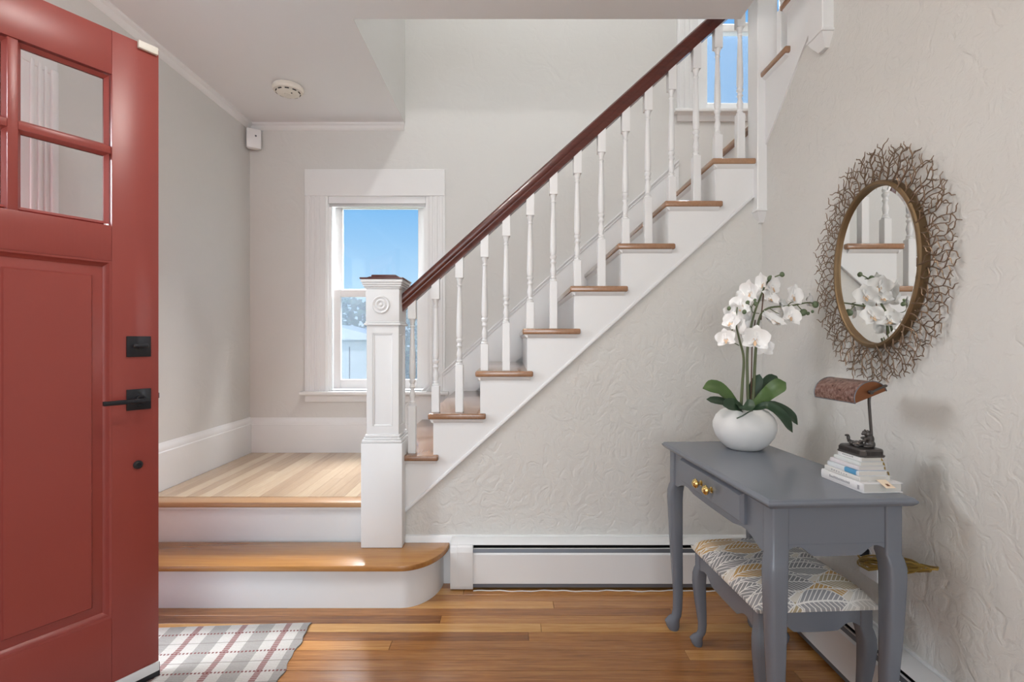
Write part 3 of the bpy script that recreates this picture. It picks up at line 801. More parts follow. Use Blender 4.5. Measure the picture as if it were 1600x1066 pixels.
# ================================================================== desk
TH = math.radians(3.3)
DK = Vector((.795, 1.628, 0))
def rsq(cx, cy, h, z, n=16, p=4.0, c=None):
    out = []
    for k in range(n):
        a = 2*PI*(k+.5)/n; ca, sa = math.cos(a), math.sin(a)
        out.append(Vector((cx+h*math.copysign(abs(ca)**(2/p), ca), cy+h*math.copysign(abs(sa)**(2/p), sa), z)))
    return out
def cabriole(x, y, sx_, sy_, H, k=1.0, blk=.13):
    ft = .058*k; up = lambda f: ft+(H-blk-.06-ft)*f
    prof = [(H, 0, .0225, 9), (H-blk, 0, .0225, 9), (H-blk-.010, .003, .0235, 7), (H-blk-.03, .0065, .0252, 5), (H-blk-.06, .0075, .0252, 4.5), (up(.68), .005, .0225, 4), (up(.42), .0015, .0195, 3.4), (up(.2), -.001, .0170, 3), (up(.06), .000, .0168, 2.4), (.056*k, .003, .0180, 2.1), (.044*k, .010, .0225, 2), (.028*k, .015, .0270, 2), (.012*k, .013, .0245, 2), (0, .011, .0185, 2)]
    prof.sort(key=lambda q: -q[0])
    bm = B(); loft(bm, [rsq(x+sx_*o_*1.0, y+sy_*o_*1.0, h*k if i > 1 else h*k, z, 16, p_) for i, (z, o_, h, p_) in enumerate(prof)][::-1])
    return bm
def scallop(L, ztop, zend, zc, n=28, inset=.0):
    """apron outline: straight top, bottom edge dropping in the middle and lifting in two hollows"""
    pts = [(-L/2, ztop), (L/2, ztop)]
    for k in range(n+1):
        t = 1-2*k/n; a = abs(t)
        if a > .86: z = zend
        elif a > .45: z = zend+(zc-zend)*0+ .016*math.sin((.86-a)/.41*PI)*1.0+(zc-zend)*((.86-a)/.41)
        else: z = zc-.002*math.cos(a/.45*PI/2)
        pts.append((t*L/2, z))
    return pts
dk = empty('desk', DK, TH, 'grey-blue painted desk with cabriole legs and one drawer', 'desk')
def lp(nm, bm, m, par, **k): return obj(nm, bm, m, par, True, False, **k)
TX, TY, TZ = .1925, .372, .71
bm = B()
def tring(o_, z): return [Vector((sx_*(TX-o_), sy_*(TY-o_), z)) for sx_, sy_ in ((-1, -1), (1, -1), (1, 1), (-1, 1))]
loft(bm, [tring(.016, TZ-.024), tring(.008, TZ-.021), tring(.003, TZ-.016), tring(0, TZ-.012), tring(0, TZ-.008), tring(.004, TZ-.005), tring(.006, TZ-.002), tring(.010, TZ)])
lp('desktop', bm, M['desk'], dk, ang=20)
lx, ly = TX-.045, TY-.045
for sx_ in (-1, 1):
    for sy_ in (-1, 1): lp('leg', cabriole(sx_*lx, sy_*ly, sx_, sy_, TZ-.024, 1.0, .125), M['desk'], dk)
Mz = Matrix.Rotation(PI/2, 4, 'Z')
for s in (-1, 1):
    bm = B(); prism(bm, scallop(2*ly, TZ-.022, .558, .574), 'y', -.009, .009, 0, Matrix.Translation((s*(lx+.008), 0, 0)) @ Mz); lp('apron', bm, M['desk'], dk)
    bm = B(); prism(bm, scallop(2*lx, TZ-.022, .576, .562), 'y', -.009, .009, 0, Matrix.Translation((0, s*(ly+.008), 0))); lp('apron', bm, M['desk'], dk)
    bm = B(); box(bm, -lx+.02, lx-.02, s*(ly+.0155)-.0025, s*(ly+.0155)+.0025, .590, .5915); lp('apron_bead', bm, M['desk'], dk)
# drawer: raised front with chamfered edges on the side facing the door
bm = B(); xf = -(lx+.017)
def drg(o_, x_): return [Vector((x_, a, b_)) for a, b_ in ((-.218+o_, .597+o_), (.218-o_, .597+o_), (.218-o_, .683-o_), (-.218+o_, .683-o_))]
loft(bm, [drg(0, xf+.004), drg(0, xf-.008), drg(.008, xf-.018)])
dr = lp('drawer', bm, M['desk'], dk, ang=15)
for yk in (-.040, .034):
    bm = B(); Q = Matrix.Translation((xf-.018, yk, .641)) @ Matrix.Rotation(-PI/2, 4, 'Y')
    lathe(bm, [(.010, 0), (.010, .002), (.005, .004), (.005, .010), (.012, .014), (.0145, .019), (.0125, .025), (.007, .029), (.004, .0285), (0, .030)], 18, Q)
    for k in range(8):
        a = k*PI/4; ball(bm, Q @ Vector((.0125*math.cos(a), .0125*math.sin(a), .019)), .0035, 6, 5)
    tag(lp('knob', bm, M['brass'], dr), 'polished brass knob')

# ================================================================== bench under the desk
BN = Vector((.842, 1.652, 0)); 
bn = empty('bench', BN, TH, 'small grey-blue bench with leaf-patterned cushion tucked under the desk', 'bench')
HX, HY, HZ = .172, .222, .344
lx, ly = HX-.024, HY-.024
for sx_ in (-1, 1):
    for sy_ in (-1, 1): lp('leg', cabriole(sx_*lx, sy_*ly, sx_, sy_, HZ, .82, .055), M['desk'], bn)
for s in (-1, 1):
    bm = B(); prism(bm, scallop(2*ly, HZ, .284, .270), 'y', -.009, .009, 0, Matrix.Translation((s*(lx+.006), 0, 0)) @ Mz); lp('apron', bm, M['desk'], bn)
    bm = B(); prism(bm, scallop(2*lx, HZ, .296, .284), 'y', -.009, .009, 0, Matrix.Translation((0, s*(ly+.006), 0))); lp('apron', bm, M['desk'], bn)
def leaf_fabric():
    g = NG('leaf_print_fabric'); v = g.coords(); s = g.new('ShaderNodeSeparateXYZ'); g.L.new(v, s.inputs[0])
    wob = g.math('MULTIPLY', g.math('SUBTRACT', g.noise(v, 9, 2), .5), .012)
    px_, py_ = g.math('ADD', s.outputs[0], wob), g.math('ADD', g.math('ADD', s.outputs[1], g.math('MULTIPLY', s.outputs[2], .6)), wob)
    def layer(ox, oy, LX, LY, sd):
        v_ = g.math('DIVIDE', g.math('ADD', py_, 3+oy), LY); row = g.math('FLOOR', v_); fv = g.math('SUBTRACT', g.math('SUBTRACT', v_, row), .5)
        u_ = g.math('ADD', g.math('DIVIDE', g.math('ADD', px_, 3+ox), LX), g.math('MULTIPLY', row, .37)); cu = g.math('FLOOR', u_); fu = g.math('SUBTRACT', g.math('SUBTRACT', u_, cu), .5)
        bend = g.math('MULTIPLY', g.math('SUBTRACT', g.math('MULTIPLY', fu, fu), .08), .5)
        fv = g.math('ADD', fv, bend)
        hw = g.math('MULTIPLY', g.math('SUBTRACT', 1.0, g.math('POWER', g.math('ABSOLUTE', g.math('MULTIPLY', fu, 2.0)), 1.7)), .62)
        av = g.math('ABSOLUTE', fv); d = g.math('SUBTRACT', hw, av)
        inside = g.math('GREATER_THAN', d, 0.0)
        edge = g.math('LESS_THAN', d, .05); rib = g.math('LESS_THAN', av, .03)
        vp = g.math('MODULO', g.math('ADD', g.math('SUBTRACT', g.math('MULTIPLY', fu, 11.0), g.math('MULTIPLY', av, 5.0)), 40.0), 1.0)
        vein = g.math('LESS_THAN', vp, .24)
        line = g.math('MAXIMUM', g.math('MAXIMUM', edge, rib), vein)
        cc = g.new('ShaderNodeCombineXYZ'); g.L.new(cu, cc.inputs[0]); g.L.new(row, cc.inputs[1]); cc.inputs[2].default_value = sd
        wn = g.new('ShaderNodeTexWhiteNoise', noise_dimensions='3D'); g.L.new(cc.outputs[0], wn.inputs[0])
        rc_ = g.new('ShaderNodeValToRGB'); rc_.color_ramp.interpolation = 'CONSTANT'; el = rc_.color_ramp.elements
        stops = [(0, (.28, .28, .285)), (.28, (.56, .36, .15)), (.56, (.44, .37, .24)), (.70, (.60, .59, .56)), (.82, (.33, .33, .34))]
        while len(el) < len(stops): el.new(.5)
        for x_, (p_, c_) in zip(el, stops): x_.position = p_; x_.color = (*c_, 1)
        g.L.new(wn.outputs[0], rc_.inputs[0])
        return inside, g.mix(line, rc_.outputs[0], (.80, .785, .75))
    i1, c1 = layer(.0, .0, .155, .078, 1.0); i2, c2 = layer(.0775, .039, .155, .078, 5.0)
    c = g.mix(i2, (.70, .66, .58), c2); c = g.mix(i1, c, c1)
    g.set(c, .85, 0, .2); g.bump(g.noise(v, 400, 2), .3, .0006); return g.m
bm = B(); nx_, ny_ = 20, 26; CX, CY = HX+.006, HY+.006; top = []
def cz(a, b_):
    ea = (1-abs(a)**5); eb = (1-abs(b_)**5); return HZ+.012+.048*(max(0, ea*eb))**.45*(.86+.14*(1-a*a)*(1-b_*b_))
vt_ = [[bm.verts.new((CX*a*(1 if abs(a) < 1 else .998), CY*b_, cz(a, b_))) for b_ in [-1+2*j/ny_ for j in range(ny_+1)]] for a in [-1+2*i/nx_ for i in range(nx_+1)]]
for i in range(nx_):
    for j in range(ny_): bm.faces.new((vt_[i][j], vt_[i+1][j], vt_[i+1][j+1], vt_[i][j+1]))
ring = [vt_[i][0] for i in range(nx_)]+[vt_[nx_][j] for j in range(ny_)]+[vt_[i][ny_] for i in range(nx_, 0, -1)]+[vt_[0][j] for j in range(ny_, 0, -1)]
low = [bm.verts.new((v.co.x*.985, v.co.y*.985, HZ+.0005)) for v in ring]
for k in range(len(ring)): bm.faces.new((ring[k], ring[(k+1) % len(ring)], low[(k+1) % len(ring)], low[k]))
bm.faces.new(low[::-1])
tag(lp('cushion', bm, leaf_fabric(), bn, ang=60), 'cushion printed with grey and gold leaves')

# ================================================================== mirror
MC = Vector((XR, 1.585, 1.335))
mr = empty('mirror', MC, 0, 'oval wall mirror in a bronze frame of coral-like twigs', 'mirror')
# local axes: a along the wall (towards the viewer is -y), b up, depth out of the wall is -x
def mp(a, b_, d): return Vector((-d, a, b_))
A_, B_ = .190, .256
def oval(a, b_, d, n=72): return [mp(a*math.cos(2*PI*k/n), b_*math.sin(2*PI*k/n), d) for k in range(n)]
bm = B(); rg = [oval(A_-.013, B_-.013, .010), oval(A_-.012, B_-.012, .026), oval(A_-.009, B_-.009, .029), oval(A_-.003, B_-.003, .028), oval(A_+.001, B_+.001, .024), oval(A_+.003, B_+.003, .002), oval(A_-.030, B_-.030, .002)]
loft(bm, rg, False); lp('frame', bm, M['gold'], mr)
bm = B(); rg = [oval(A_-.0132, B_-.0132, .0155), oval(A_-.026, B_-.026, .0175)]
loft(bm, rg, False); n = 72
bm.faces.new([bm.verts.new(p) for p in oval(A_-.026, B_-.026, .0175)])
bmesh.ops.remove_doubles(bm, verts=bm.verts, dist=1e-5)
lp('mirror_glass', bm, M['mirror'], mr, ang=2)
rt = random.Random(21); NT = 84
for k in range(NT):
    t0 = 2*PI*(k+rt.uniform(-.2, .2))/NT; lay = k % 2
    c, s = math.cos(t0), math.sin(t0)
    base = Vector(((A_-.006)*c, (B_-.006)*s)); nrm = Vector((c/A_, s/B_)).normalized()
    ln = rt.uniform(.092, .108); tan = Vector((-nrm.y, nrm.x)); ph = rt.uniform(0, 6.28)
    def q3(p, d): return mp(p.x, p.y, d)
    bm = B(); d0 = .012+.012*lay; nseg = 8
    path = [base+nrm*ln*i/nseg+tan*.0045*math.sin(ph+i*1.15) for i in range(nseg+1)]
    tube(bm, [q3(v, d0+.004*math.sin(i*.8+ph)) for i, v in enumerate(path)], [.0022-.0009*i/nseg for i in range(nseg+1)], 5)
    for i in range(1, nseg+1, 1):
        if i in ((2, 6) if lay else (4,)): continue
        sg = 1 if (i+k//2+(k//5)) % 2 else -1
        st_ = path[i]; ll = rt.uniform(.017, .025)*(1.1 if i < nseg else .8); d1 = d0+.004*math.sin(i*.8+ph)
        p1 = st_+nrm*ll*.28+tan*sg*ll*.42; p2 = st_+nrm*ll*.42+tan*sg*ll*.80; p3 = st_+nrm*ll*.85+tan*sg*ll*1.05
        tube(bm, [q3(st_, d1), q3(p1, d1+.001), q3(p2, d1+.002), q3(p3, d1+rt.uniform(-.003, .006))], [.0018, .0017, .0015, .0011], 4)
    lp('twig', bm, M['twig'], mr)

# ================================================================== orchid
PC = P(1163, 690, 1.86); PC.z = TZ
oc = empty('potted_orchid', PC, 0, 'white orchid with green leaves in a round white ceramic pot', 'orchid')
bm = B(); lathe(bm, [(0, 0), (.058, 0), (.066, .004), (.088, .022), (.106, .046), (.1155, .074), (.1155, .094), (.105, .118), (.086, .136), (.070, .143), (.066, .146), (.062, .144), (.064, .136), (.066, .128), (0, .126)], 48, None, .93, .93)
lp('pot', bm, M['ceramic'], oc)
bm = B(); lathe(bm, [(.060, .127), (.048, .136), (.02, .139), (0, .139)], 24); lp('moss', bm, M['moss'], oc)
def W(px, py, dD=0): return P(px, py, 1.86+dD)-PC
def leaf(pts, w, m, fold=.25, n=14, tip=.75):
    c = bez(pts, 6); c = [c[int(i*(len(c)-1)/n)] for i in range(n+1)]
    bm = B(); rows_ = []
    for i, p in enumerate(c):
        t = i/n; d = (c[min(i+1, n)]-c[max(i-1, 0)]).normalized()
        view = Vector((0, -1, .55)).normalized(); s = d.cross(view).normalized(); nn = s.cross(d).normalized()
        if nn.z < 0: nn = -nn
        hw = w*(.30+.70*math.sin(min(1, t/tip)*PI/2)) if t < tip else w*math.sqrt(max(0, 1-((t-tip)/(1-tip))**2))
        hw = max(hw, .0008)
        rows_.append([bm.verts.new(p+s*hw*f+nn*(abs(f)*hw*fold)+nn*o_) for o_ in (.0009, -.0009) for f in ((-1, -.5, 0, .5, 1) if o_ > 0 else (1, .5, 0, -.5, -1))])
    for a, b_ in zip(rows_[:-1], rows_[1:]):
        for k in range(10): bm.faces.new((a[k], a[(k+1) % 10], b_[(k+1) % 10], b_[k]))
    bm.faces.new(rows_[0]); bm.faces.new(rows_[-1][::-1])
    lp('leaf', bm, m, oc, ang=70)
leaf([W(1158, 645), W(1140, 622, -.03), W(1120, 606, -.05), W(1098, 607, -.07)], .026, M['leaf2'])
leaf([W(1158, 646), W(1136, 630, -.05), W(1104, 624, -.07)], .015, M['leaf'])
leaf([W(1166, 646), W(1150, 634, -.08), W(1130, 634, -.13)], .024, M['leaf'])
leaf([W(1150, 640, -.02), W(1162, 634, -.10), W(1180, 636, -.13)], .023, M['leaf'])
leaf([W(1170, 645), W(1176, 615, .02), W(1187, 585, .03)], .022, M['leaf'], .2)
leaf([W(1172, 645), W(1196, 605, .05), W(1214, 588, .06)], .026, M['leaf'], .2)
leaf([W(1168, 645), W(1192, 622, -.03), W(1212, 606, -.05), W(1228, 598, -.05)], .027, M['leaf2'])
leaf([W(1172, 644), W(1198, 634, -.05), W(1222, 650, -.07), W(1238, 676, -.06)], .019, M['leaf'])
leaf([W(1176, 644), W(1204, 632, -.01), W(1232, 645, -.02), W(1246, 664, -.01)], .016, M['leaf'])
leaf([W(1176, 644), W(1204, 630, .01), W(1234, 642, .02)], .006, M['leaf'])
bm = B(); tube(bm, bez([W(1176, 642, -.06), W(1170, 644, -.115), W(1160, 650, -.12), W(1151, 654, -.115)], 5), .0022, 6); lp('air_root', bm, M['leaf'], oc)
for pts, r_ in (([W(1157, 650), W(1160, 600, -.01), W(1162, 560, -.02), W(1155, 530, -.03), W(1150, 505, -.03), W(1152, 480, -.02)], .0062),
                ([W(1170, 650), W(1168, 600), W(1168, 545, .0), W(1176, 500, 0), W(1186, 470, .01), W(1200, 440, .01), W(1222, 428, .0)], .0062),
                ([W(1175, 650), W(1178, 600, .0), W(1181, 545, -.01), W(1186, 500, -.01), W(1200, 482, -.02), W(1235, 478, -.03), W(1262, 473, -.02), W(1276, 476, -.01)], .0062)):
    c = bez(pts, 6); bm = B(); tube(bm, c, [r_*(1-.68*i/(len(c)-1)) for i in range(len(c))], 8); lp('stem', bm, M['stem'], oc)
for pts in ([W(1189, 500, .01), W(1193, 457, .01)], [W(1173, 645, .01), W(1175, 545, .01), W(1180, 500, 0)], [W(1161, 530, .01), W(1161, 500, 0)]):
    bm = B(); tube(bm, pts, .0022, 6); lp('stake', bm, M['stake'], oc)
for pts in ([W(1150, 505, -.03), W(1145, 515, -.05), W(1133, 528, -.06)], [W(1155, 540, -.02), W(1147, 536, -.03), W(1140, 533, -.05)], [W(1186, 490), W(1176, 488, -.04), W(1175, 478, -.05), W(1181, 474, -.05)], [W(1175, 482, -.05), W(1168, 473, -.05)], [W(1202, 482, -.02), W(1212, 488, -.04), W(1217, 490, -.05)], [W(1246, 477, -.03), W(1252, 484, -.03), W(1255, 488, -.03)], [W(1205, 436, .01), W(1214, 436, 0)], [W(1230, 478, -.03), W(1238, 472, -.03), W(1250, 474, -.03)]):
    bm = B(); tube(bm, bez(pts, 4), .0016, 6); lp('flower_stalk', bm, M['stem'], oc)
for px, py, r_, dD in ((1203.5, 435.5, .0105, 0), (1222, 429, .0085, 0), (1255, 488.5, .0125, -.03), (1262.5, 490, .006, -.03), (1274, 476, .011, -.02), (1269.5, 487, .005, -.02), (1168, 472.5, .0065, -.05), (1181, 475, .008, -.05), (1179.5, 469, .005, -.05), (1139, 482, .007, -.03), (1163, 487.5, .0075, -.06)):
    bm = B(); ball(bm, W(px, py, dD), (r_, r_*.9, r_*1.15), 12, 8, Matrix.Rotation(rt.uniform(-1, 1), 4, 'Y')); lp('bud', bm, M['bud'], oc)
def petal_mesh(bm, Q, L, Wd, cup, n=8):
    """a rounded petal from the centre along +z, hollowed towards -y"""
    rows_ = []
    for i in range(n+1):
        t = i/n; hw = Wd*math.sin(PI*min(1, .12+.88*t)**.8)**.65 if t < 1 else .0015
        hw = max(hw, .0018)
        rows_.append([bm.verts.new(Q @ Vector((f*hw, -cup*(t*t)*L-.16*hw*(f*f)+.004*math.sin(t*6), t*L))) for f in (-1, -.6, -.2, .2, .6, 1)])
    for a, b_ in zip(rows_[:-1], rows_[1:]):
        for k in range(5): bm.faces.new((a[k], a[k+1], b_[k+1], b_[k]))
def flower(px, py, dD, R, yaw, pitch, roll=0):
    ctr = W(px, py, dD)
    F = Matrix.Translation(ctr) @ Matrix.Rotation(math.radians(yaw), 4, 'Z') @ Matrix.Rotation(math.radians(pitch), 4, 'X') @ Matrix.Rotation(math.radians(roll), 4, 'Y')
    fo = None
    bm = B()
    lathe(bm, [(0, -.004), (.004, -.003), (.005, 0), (.004, .004), (0, .006)], 8, F @ Matrix.Rotation(PI/2, 4, 'X'))
    fo = lp('flower', bm, M['petal'], oc)
    for ang, L, w, cup, off in ((0, 1, .50, .16, .003), (125, .98, .46, .16, .003), (-125, .98, .46, .16, .003), (68, 1.02, .72, .10, -.001), (-68, 1.02, .72, .10, -.001)):
        bm = B(); petal_mesh(bm, F @ Matrix.Translation((0, off, 0)) @ Matrix.Rotation(math.radians(ang), 4, 'Y'), R*L, R*w*.85, cup)
        lp('petal', bm, M['petal'], fo, ang=80)
    bm = B()
    for a in (-28, 28): petal_mesh(bm, F @ Matrix.Translation((0, -.004, 0)) @ Matrix.Rotation(math.radians(180+a), 4, 'Y') @ Matrix.Rotation(math.radians(-48), 4, 'X'), R*.34, R*.13, .3, 5)
    petal_mesh(bm, F @ Matrix.Translation((0, -.004, 0)) @ Matrix.Rotation(PI, 4, 'Y') @ Matrix.Rotation(math.radians(-30), 4, 'X'), R*.45, R*.14, .5, 5)
    tag(lp('flower_lip', bm, M['lip'], fo, ang=80), 'cream lip of the flower')
for a in [(1180, 530, -.09, .050, -12, -12, 8), (1134, 529, -.07, .036, -35, -5, -10), (1143, 503, -.05, .036, -55, -15, 20), (1158, 477, -.02, .044, -50, -10, 0),
          (1172, 456, .0, .046, -70, 8, 10), (1192, 442, .015, .040, -85, 5, 0), (1207, 448, -.03, .042, 35, 0, -15), (1203, 466, -.03, .036, 20, -35, 20),
          (1240, 462, -.05, .042, 22, -5, 10), (1208, 501, -.06, .050, 30, -50, 0), (1235, 494, -.06, .042, 15, -20, 20), (1263, 471, -.0, .030, 45, 0, 0),
          (1158, 513, -.08, .040, 75, 0, 10), (1147, 488, -.01, .038, -30, 15, 0), (1162, 466, .03, .040, -150, 0, 0), (1182, 460, .03, .042, 160, 10, 0), (1220, 488, .02, .038, 120, 0, 0), (1224, 478, -.02, .034, 40, -30, 0), (1193, 544, .03, .038, 150, 0, 0), (1168, 491, .03, .042, -160, 0, 15), (1176, 512, .02, .036, 170, 0, 0)]:
    flower(*a)

# ================================================================== books, lamp
def cover_mat(name, c, band=None, lines=True):
    g = NG(name); v = g.coords('Generated'); s = g.new('ShaderNodeSeparateXYZ'); g.L.new(v, s.inputs[0])
    col = g.mix(g.noise(g.coords(), 30, 2), tuple(k*.96 for k in c), c)
    if band:
        a, b_, bc = band
        m_ = g.math('MULTIPLY', g.math('GREATER_THAN', s.outputs[1], a), g.math('LESS_THAN', s.outputs[1], b_)); col = g.mix(m_, col, bc)
    g.set(col, .45); return g.m
BKX, BKY = .946, 1.392            # stack centre
bk_specs = [  # x0,x1,y0,y1,thickness,colour,tilt,label, band
    (.893, 1.000, 1.312, 1.472, .0245, (.80, .79, .79), 'thick white hardcover book at the bottom of the stack on the desk', None),
    (.896, .985, 1.330, 1.462, .0125, (.76, .75, .72), 'thin white book second from the bottom of the stack', None),
    (.899, .980, 1.333, 1.456, .0125, (.74, .77, .80), 'white book with a blue picture on its spine in the stack', (.05, .42, (.10, .33, .55))),
    (.904, .978, 1.340, 1.452, .0105, (.76, .72, .74), 'slim pale pink book in the middle of the stack', None),
    (.908, .976, 1.342, 1.440, .0105, (.70, .73, .72), 'slim pale grey-green book below the top book', None),
    (.914, .974, 1.345, 1.432, .0115, (.84, .84, .84), 'small white book at the top of the stack under the lamp', None)]
zt = TZ; brnd = random.Random(2)
for i, (x0_, x1_, y0_, y1_, t, c, lab, band) in enumerate(bk_specs):
    r = empty('book', ((x0_+x1_)/2, (y0_+y1_)/2, zt+.0003), TH*.6+brnd.uniform(-.03, .03), lab, 'book', 'books stacked under the lamp')
    hx, hy = (x1_-x0_)/2, (y1_-y0_)/2; cm = cover_mat('book_cover', c, band); ct = .0018 if i == 0 else .0009
    bm = B(); box(bm, -hx, hx, -hy, hy, 0, ct, .0003, 1); box(bm, -hx, hx, -hy, hy, t-ct, t, .0003, 1)
    prism(bm, [(-hx-.0015, t*.5), (-hx-.001, t*.85), (-hx+.0015, t), (-hx+.0025, t-.0005), (-hx+.0025, .0005), (-hx+.0015, 0), (-hx-.001, t*.15)], 'y', -hy, hy)
    lp('cover', bm, cm, r)
    bm = B(); box(bm, -hx+.002, hx-.003, -hy+.003, hy-.003, ct, t-ct); lp('pages', bm, M['paper'], r)
    if i in (0, 1, 5):                     # print on the spine: short grey dashes too small to read
        bm = B(); kk = 14 if i == 0 else 7
        for q in range(kk):
            yy_ = hy*.55-q*hy*1.0/kk; box(bm, -hx-.00175, -hx-.0008, yy_-.0028, yy_+.0012, t*.42, t*(.60+.1*brnd.random()))
        lp('spine_print', bm, M['print'], r)
    if i == 0:
        bm = B(); box(bm, -hx-.00178, -hx-.0008, -hy+.012, -hy+.019, t*.25, t*.7); lp('spine_emblem', bm, M['print'], r)
    zt += t+.0004
BT = zt
cdm = empty('gift_card', (.957, 1.318, TZ+.0262), .1, 'cream paper tag with a brown mark hanging over the bottom book', 'tag')
bm = B(); box(bm, -.013, .013, -.0245, .010, 0, .0008, .0002, 1, Matrix.Rotation(math.radians(22), 4, 'X')); lp('card', bm, M['card'], cdm)
bm = B(); box(bm, -.004, .004, -.017, -.008, .0009, .0013, .0001, 1, Matrix.Rotation(math.radians(22), 4, 'X')); lp('printed_mark', bm, M['copper_plain'], cdm)
# lamp
LC = Vector((.945, 1.388, BT)); lm = empty('desk_lamp', LC, TH, 'small bronze desk lamp with a half-round copper shade and animal figures on its base', 'lamp')
bm = B()
def oct_(hx, hy, c, z): return [Vector(p) for p in ((-hx+c, -hy, z), (hx-c, -hy, z), (hx, -hy+c, z), (hx, hy-c, z), (hx-c, hy, z), (-hx+c, hy, z), (-hx, hy-c, z), (-hx, -hy+c, z))]
for q in (0,):
    loft(bm, [oct_(.034, .050, .009, 0), oct_(.0358, .0518, .009, .003), oct_(.0325, .0485, .009, .006), oct_(.0325, .0485, .009, .016), oct_(.031, .047, .009, .019), oct_(.029, .045, .009, .0205)])
for k in range(12):
    x = -.022+k*.004; tube(bm, [(x, -.0488, .006), (x, -.0488, .0160)], .0014, 5)
for k in range(19):
    yy_ = -.038+k*.00425; tube(bm, [(-.0328, yy_, .006), (-.0328, yy_, .0160)], .0014, 5)
lb = lp('base', bm, M['iron'], lm, ang=25)
def blob(nm, balls, par):
    bm = B()
    for c, r_ in balls: ball(bm, c, r_, 14, 10)
    o = lp(nm, bm, M['iron'], par, ang=80)
    md = o.modifiers.new('remesh', 'REMESH'); md.mode = 'VOXEL'; md.voxel_size = .0011; md.use_smooth_shade = True
    sm = o.modifiers.new('smooth', 'SMOOTH'); sm.factor = .5; sm.iterations = 2
    return o
z0 = .019
# seated figure bending forward at the post, and a second figure lying on its back before it
blob('seated_bear_figure', [((.012, -.018, z0+.010), (.013, .012, .013)), ((.011, -.018, z0+.024), (.0115, .0105, .014)), ((.006, -.018, z0+.038), (.010, .009, .009)), ((-.002, -.018, z0+.041), (.007, .0065, .0065)), ((-.008, -.018, z0+.038), (.004, .0035, .0035)), ((.002, -.013, z0+.047), .0025), ((.002, -.023, z0+.047), .0025),
     ((.000, -.024, z0+.026), (.009, .004, .004)), ((-.008, -.023, z0+.021), (.006, .004, .004)), ((.000, -.011, z0+.026), (.009, .004, .004)), ((-.001, -.028, z0+.006), (.012, .005, .005)), ((-.001, -.008, z0+.006), (.012, .005, .005))], lb)
blob('lying_bear_figure', [((-.006, .004, z0+.008), (.010, .013, .008)), ((-.008, .018, z0+.007), (.009, .010, .007)), ((-.004, -.006, z0+.014), (.006, .006, .006)), ((-.004, -.011, z0+.017), .0035), ((-.008, .030, z0+.010), (.005, .009, .005)), ((-.008, .036, z0+.018), (.0045, .0045, .008)), ((-.012, .036, z0+.025), (.007, .0035, .003)), ((-.013, .006, z0+.006), (.006, .006, .005)), ((-.015, -.006, z0+.004), (.006, .009, .004)), ((.004, .020, z0+.006), (.005, .010, .005))], lb)
bm = B(); tube(bm, bez([(.016, -.018, .019), (.016, -.018, .06), (.012, -.018, .11), (.010, -.018, .150), (.018, -.016, .166)], 5), .0038, 10); post = lp('post', bm, M['iron'], lm)
# shade: half cylinder along the length of the desk, tipped towards the door
SH = Matrix.Translation((-.018, .020, .160)) @ Matrix.Rotation(math.radians(-21), 4, 'Y') @ Matrix.Rotation(math.radians(0), 4, 'X')
SL, SR = .080, .0405
bm = B(); n = 18; r0 = []; r1 = []
for yy_ in (-SL, SL):
    for rad, lst in ((SR, r0), (SR-.0015, r1)):
        lst.append([bm.verts.new(SH @ Vector((rad*1.12*math.cos(PI*k/n), yy_, rad*math.sin(PI*k/n)))) for k in range(n+1)])
for lst in (r0, r1):
    for k in range(n): bm.faces.new((lst[0][k], lst[0][k+1], lst[1][k+1], lst[1][k]))
for q in (0, 1):
    for k in range(n): bm.faces.new((r0[q][k], r0[q][k+1], r1[q][k+1], r1[q][k]))
for k in (0, n): bm.faces.new((r0[0][k], r0[1][k], r1[1][k], r1[0][k]))
shd = lp('lamp_shade', bm, M['copper'], lm)
for yy_ in (-SL+.002, SL-.002):
    bm = B(); prism(bm, [((SR-.001)*1.12*math.cos(PI*k/n), (SR-.001)*math.sin(PI*k/n)) for k in range(n+1)], 'y', yy_-.0008, yy_+.0008, 0, SH); lp('shade_end', bm, M['copper_plain'], shd)
bm = B()
for q in (-SL, SL): tube(bm, [SH @ Vector((SR*1.12*math.cos(PI*k/n), q, SR*math.sin(PI*k/n))) for k in range(n+1)], .0013, 6)
for q in (-1, 1): tube(bm, [SH @ Vector((q*SR*1.12, -SL, 0)), SH @ Vector((q*SR*1.12, SL, 0))], .0014, 6)
lp('shade_rim', bm, M['grey_metal'], shd)
bm = B()
for q in (-1, 1): tube(bm, [SH @ Vector((0, q*(SL+.001), .014)), SH @ Vector((0, q*(SL+.010), .014))], [.005, .005], 10)
arm = bez([SH @ Vector((0, -SL-.008, .014)), SH @ Vector((.025, -SL-.009, .016)), SH @ Vector((.046, -SL-.004, .014)), SH @ Vector((.048, -SL+.02, .010)), SH @ Vector((.046, -.01, .006)), SH @ Vector((.040, .0, -.001)), Vector((.018, -.016, .164))], 5)
tube(bm, arm, .0032, 8)
arm2 = bez([SH @ Vector((0, SL+.008, .014)), SH @ Vector((.030, SL+.008, .016)), SH @ Vector((.048, SL-.004, .014)), SH @ Vector((.048, 0, .008))], 5); tube(bm, arm2, .0032, 8)
lp('swing_arm', bm, M['iron'], lm)
bm = B(); tube(bm, bez([(.024, -.012, .004), (.040, -.014, -.003), (.051, -.018, -.025), (.053, -.02, -.050), (.058, -.016, -.0555), (.066, -.002, -.0565), (.090, .012, -.064), (.097, .02, -.20), (.104, .05, -.32)], 6), .0021, 6); lp('lamp_cord', bm, M['cord'], lm)

